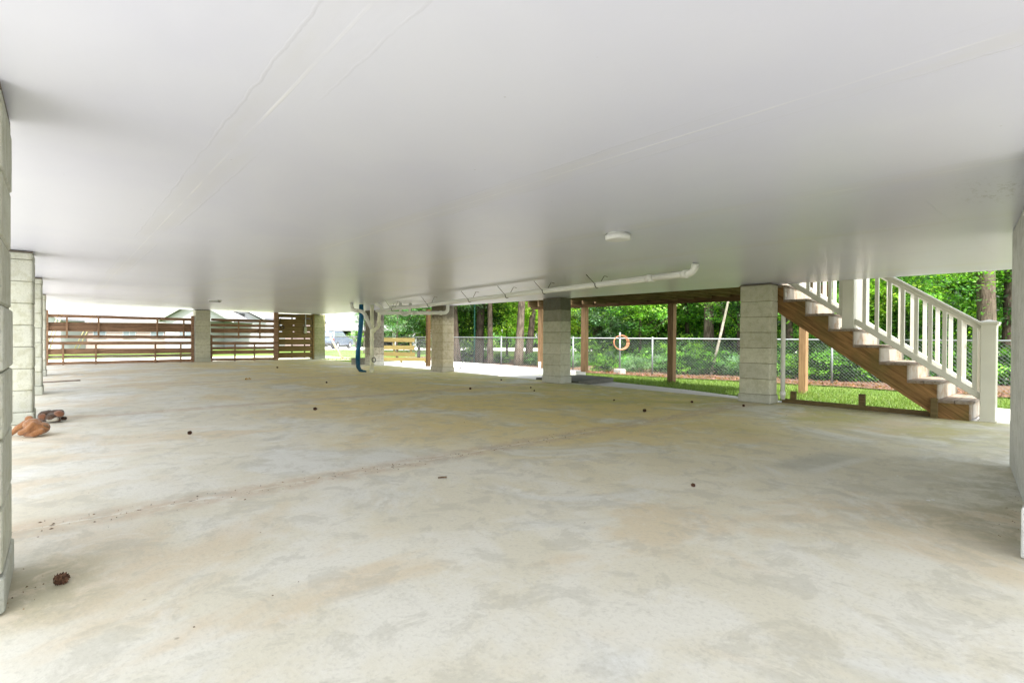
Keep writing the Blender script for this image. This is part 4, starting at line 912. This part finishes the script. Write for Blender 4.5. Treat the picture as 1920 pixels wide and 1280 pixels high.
b = MB(); b.bar((-9.6, -2.99, 2.50), (-7.05, -2.99, 3.90), .09, .19); b.bar((-7.05, -2.99, 3.90), (-4.5, -2.99, 2.50), .09, .19); b.build('bargeboard', M['trim'], h1)
b = MB(); b.box(3.4, 7.0, -1.6, 2, 0, 2.5); b.poly([(3.0, 2.5), (6.2, 4.2), (9.4, 2.5)], -1.6, -1.5, 'y'); b.build('gable_wing', M['siding'], h1)
b = MB(); gable(b, 6.2, 6.8, -1.95, 5, 2.42, 4.3, axis='y'); b.build('wing_roof', M['shingle'], h1)
b = MB(); b.bar((2.8, -1.99, 2.46), (6.2, -1.99, 4.38), .09, .2); b.bar((6.2, -1.99, 4.38), (9.6, -1.99, 2.46), .09, .2); b.build('bargeboard', M['trim'], h1)
for x in (-3.6, -.9, 1.6): win(h1, x, 1.0, 1.1, 1.1, 0)
win(h1, -7.0, 1.0, 1.3, 1.1, -2.6); win(h1, 5.2, .95, 1.1, 1.2, -1.6)
h2 = house('pale house with vented front gable seen over the shorter slatted fence', 478, 50)
b = MB(); b.box(-4.6, 3.6, 0, 8, 0, 2.7); b.build('wall', M['brick'], h2)
b = MB(); gable(b, -.5, 8.8, -.4, 8.4, 2.6, 5.2); b.build('roof', M['shingle'], h2)
b = MB(); b.box(-2.0, 2.9, -1.8, 1, 0, 2.72); b.poly([(-2.0, 2.72), (-.5, 3.78), (1.5, 2.72)], -1.8, -1.7, 'y'); b.build('gable_wing', M['siding'], h2)
b = MB(); gable(b, -.3, 4.6, -2.2, 5, 2.75, 3.85, axis='y'); b.build('wing_roof', M['shingle'], h2)
b = MB(); b.bar((-2.6, -2.24, 2.8), (-.3, -2.24, 3.93), .09, .16); b.bar((-.3, -2.24, 3.93), (2.0, -2.24, 2.8), .09, .16); b.build('bargeboard', M['trim'], h2)
b = MB(); [b.box(-.55, -.05, -1.86, -1.81, 3.05 + .07 * k, 3.09 + .07 * k) for k in range(4)]; b.build('gable_vent', M['dark'], h2)
b = MB(); b.box(-.9, 1.9, -1.86, -1.81, 0.05, 2.1); [b.box(-.9, 1.9, -1.868, -1.861, .5 + k * .5, .52 + k * .5, (.6, .6, .6)) for k in range(4)]; b.build('garage_door', M['trim'], h2)
for x in (-3.2,): win(h2, x, 1.0, 1.1, 1.1, 0)
b = MB(); b.box(-3.4, -2.6, 3, 3.8, 3, 6.4); b.build('chimney', M['siding'], h2)
h3 = house('raised white sided house on columns behind the parked car', 640, 62)
b = MB(); b.box(-6, 9, 0, 9, 2.25, 5.6); b.build('wall', M['siding'], h3)
b = MB(); gable(b, 2, 15, -.6, 9.6, 5.6, 8); b.build('roof', M['shingle'], h3)
b = MB(); b.box(-5, 9, .0, 9, 1.95, 2.24); b.build('floor_beam', M['trim'], h3)
for x in (-4.7, -1.4, 1.35, 3.6, 6.3, 8.7): b = MB(); b.box(x - .2 if x != 1.35 else x - .24, x + .2 if x != 1.35 else x + .24, .1, .5, 0, 1.95); b.build('column', M['trim'], h3)
b = MB(); b.box(-5, 9, 6, 6.2, 0, 1.94); b.build('carport_shade_wall', M['dark'], h3)  # near-black sheet, paints the shade under the raised house
for x in (-4.5, 5.5): win(h3, x, 3.0, 1.0, 1.3, 0)
for (bx, d, ck, z, s, l) in ((152, 66, 'mid', 4.0, 1.5, 'green tree showing between the two left roofs'), (505, 68, 'mid', 5.0, 1.4, 'tree behind the vented gable house'), (668, 57, 'mid', 1.0, .45, 'shrub under the raised white house'), (30, 66, 'dark', 4, 1.7, 'tree behind the far left piers')):
    tree(l, bx, d, .15, z, [(ck, 0, 0, z, s)], 0, 1, group='trees among the neighbouring houses')
# parked car, rear three-quarter
p = place(628, 50.5); car = thing('parked_car', 'blue grey suv parked on the far driveway, seen from behind', 'car', (p.x, p.y, gz(p.x, p.y) + .06), -YAW + R(84), None)
b = MB(); b.poly([(-2.2, .35), (-2.25, .75), (-2.15, 1.02), (-1.95, 1.08), (1.2, 1.08), (2.1, .95), (2.3, .7), (2.28, .35)], -.92, .92, 'y'); b.build('body', M['carpaint'], car, bevel=.08)
b = MB(); vs = []
for y, k in ((-.86, 0), (-.70, 1), (.70, 1), (.86, 0)): pass
lo = [(-2.05, -.86, 1.05), (1.05, -.86, 1.05), (1.05, .86, 1.05), (-2.05, .86, 1.05)]; hi = [(-1.75, -.70, 1.66), (.25, -.70, 1.66), (.25, .70, 1.66), (-1.75, .70, 1.66)]
b.add(lo + hi, [(0,3,2,1),(4,5,6,7),(0,1,5,4),(1,2,6,5),(2,3,7,6),(3,0,4,7)]); b.build('cabin', M['carpaint'], car, bevel=.05)
b = MB()
b.add([(-2.04, -.66, 1.16), (-2.04, .66, 1.16), (-1.845, .58, 1.55), (-1.845, -.58, 1.55)], [(0, 3, 2, 1)]); b.build('rear_window', M['glass'], car)
for sy in (-1, 1):
    b = MB(); b.add([(-1.85, sy * .855, 1.14), (.8, sy * .855, 1.14), (.2, sy * .735, 1.57), (-1.66, sy * .735, 1.57)], [(0, 1, 2, 3)]); b.build('side_window', M['glass'], car)
    b = MB(); b.box(-2.27, -2.2, sy * .86 - .09, sy * .86 + .09 if sy < 0 else sy * .86 + .03, .78, 1.0); b.build('tail_lamp', M['lamp'], car)
    for x in (-1.4, 1.4):
        wh = thing('wheel', None, None, (x, sy * .82, .34)); wh.parent = car
        b = MB(); b.tube([(0, -.12, 0), (0, .12, 0)], .34, 20); b.build('tyre', M['tyre'], wh)
        b = MB(); b.tube([(0, -.125, 0), (0, .125, 0)], .20, 12); b.build('rim', M['rim'], wh)
b = MB(); b.box(-2.34, -2.24, -.88, .88, .32, .56); b.build('bumper', M['black'], car, bevel=.03)
b = MB(); b.box(-1.6, .1, -.68, -.64, 1.69, 1.72); b.box(-1.6, .1, .64, .68, 1.69, 1.72); b.build('roof_rack', M['rim'], car)
# leaning yellow guards / guy wires
def guy(a, c, r, label):
    a = Vector(a); c = Vector(c); t = MB(); t.tube([Vector((0, 0, 0)), c - a], r, 6); o = tag(t.build('guy_wire_guard', M['guy']), label, 'guy wire'); o.location = a
    return o
guy(place(645, 27, -.42), place(610, 27, 1.25), .035, 'slanting yellow guy wire guard right of the mossy pier, front one')
guy(place(630, 29, .1), place(600, 29, 2.1), .03, 'slanting yellow guy wire guard right of the mossy pier, rear one')
for k, (l, o_) in enumerate((('left strand of the left pair of slanting guy wires behind the long fence', 0), ('right strand of the left pair of slanting guy wires behind the long fence', 7), ('left strand of the right pair of slanting guy wires behind the long fence', 58), ('right strand of the right pair of slanting guy wires behind the long fence', 65))):
    guy(place(82 + o_ if o_ < 30 else 76 + o_, 32, -.4), place((118 if o_ < 30 else 128) + o_, 32, 2.9), .028, l)

# ------------------------------------------------------------------ camera
cam_d = bpy.data.cameras.new('camera'); co = bpy.data.objects.new('camera', cam_d); COL.objects.link(co)
cam_d.sensor_width = 36; cam_d.lens = 36 * 973.98 / 1920; cam_d.clip_start = .05; cam_d.clip_end = 2000
pt, rl = R(-.4465), R(.35245)
F = CF * math.cos(pt) + Vector((0, 0, 1)) * math.sin(pt); UP = -CF * math.sin(pt) + Vector((0, 0, 1)) * math.cos(pt)
rt = CR * math.cos(rl) + UP * math.sin(rl); up2 = -CR * math.sin(rl) + UP * math.cos(rl)
m = Matrix(((rt.x, up2.x, -F.x, 0), (rt.y, up2.y, -F.y, 0), (rt.z, up2.z, -F.z, .84), (0, 0, 0, 1))); co.matrix_world = m
SC.camera = co

# ------------------------------------------------------------------ light
w_ = bpy.data.worlds.new('World'); SC.world = w_; w_.use_nodes = True; nt = w_.node_tree
sky = nt.nodes.new('ShaderNodeTexSky'); sky.sky_type = 'NISHITA'; sky.sun_disc = False
az = (-.42, -.91); el = R(60)
sky.sun_elevation = el; sky.sun_rotation = math.atan2(az[0], az[1]); sky.air_density = 1.0; sky.dust_density = 2.0; sky.ozone_density = 1.0
SKY, SUN = .82, 12.6
bw = nt.nodes.new('ShaderNodeRGBToBW'); nt.links.new(sky.outputs[0], bw.inputs[0])
mxs = nt.nodes.new('ShaderNodeMix'); mxs.data_type = 'RGBA'; mxs.inputs[0].default_value = .72      # thin high haze whitens the blue
hz = nt.nodes.new('ShaderNodeMix'); hz.data_type = 'RGBA'; hz.blend_type = 'MULTIPLY'; hz.inputs[0].default_value = 1; nt.links.new(bw.outputs[0], hz.inputs[6]); hz.inputs[7].default_value = (1.04, 1.03, .98, 1)
nt.links.new(sky.outputs[0], mxs.inputs[6]); nt.links.new(hz.outputs[2], mxs.inputs[7])
nt.links.new(mxs.outputs[2], nt.nodes['Background'].inputs[0]); nt.nodes['Background'].inputs[1].default_value = SKY
sl = bpy.data.lights.new('sun', 'SUN'); sl.energy = SUN; sl.angle = R(.6); sl.color = (1, .97, .93)
so = bpy.data.objects.new('sun', sl); COL.objects.link(so)
dv = Vector((az[0] * math.cos(el), az[1] * math.cos(el), math.sin(el))).normalized()
so.rotation_euler = dv.to_track_quat('Z', 'Y').to_euler(); so.location = (0, -10, 20)
SC.view_settings.view_transform = 'Standard'; SC.view_settings.look = 'None'; SC.view_settings.exposure = 0; SC.view_settings.gamma = 1
SC.cycles.max_bounces = 9; SC.cycles.diffuse_bounces = 6; SC.cycles.glossy_bounces = 4; SC.cycles.transparent_max_bounces = 6
SC.cycles.sample_clamp_indirect = 12
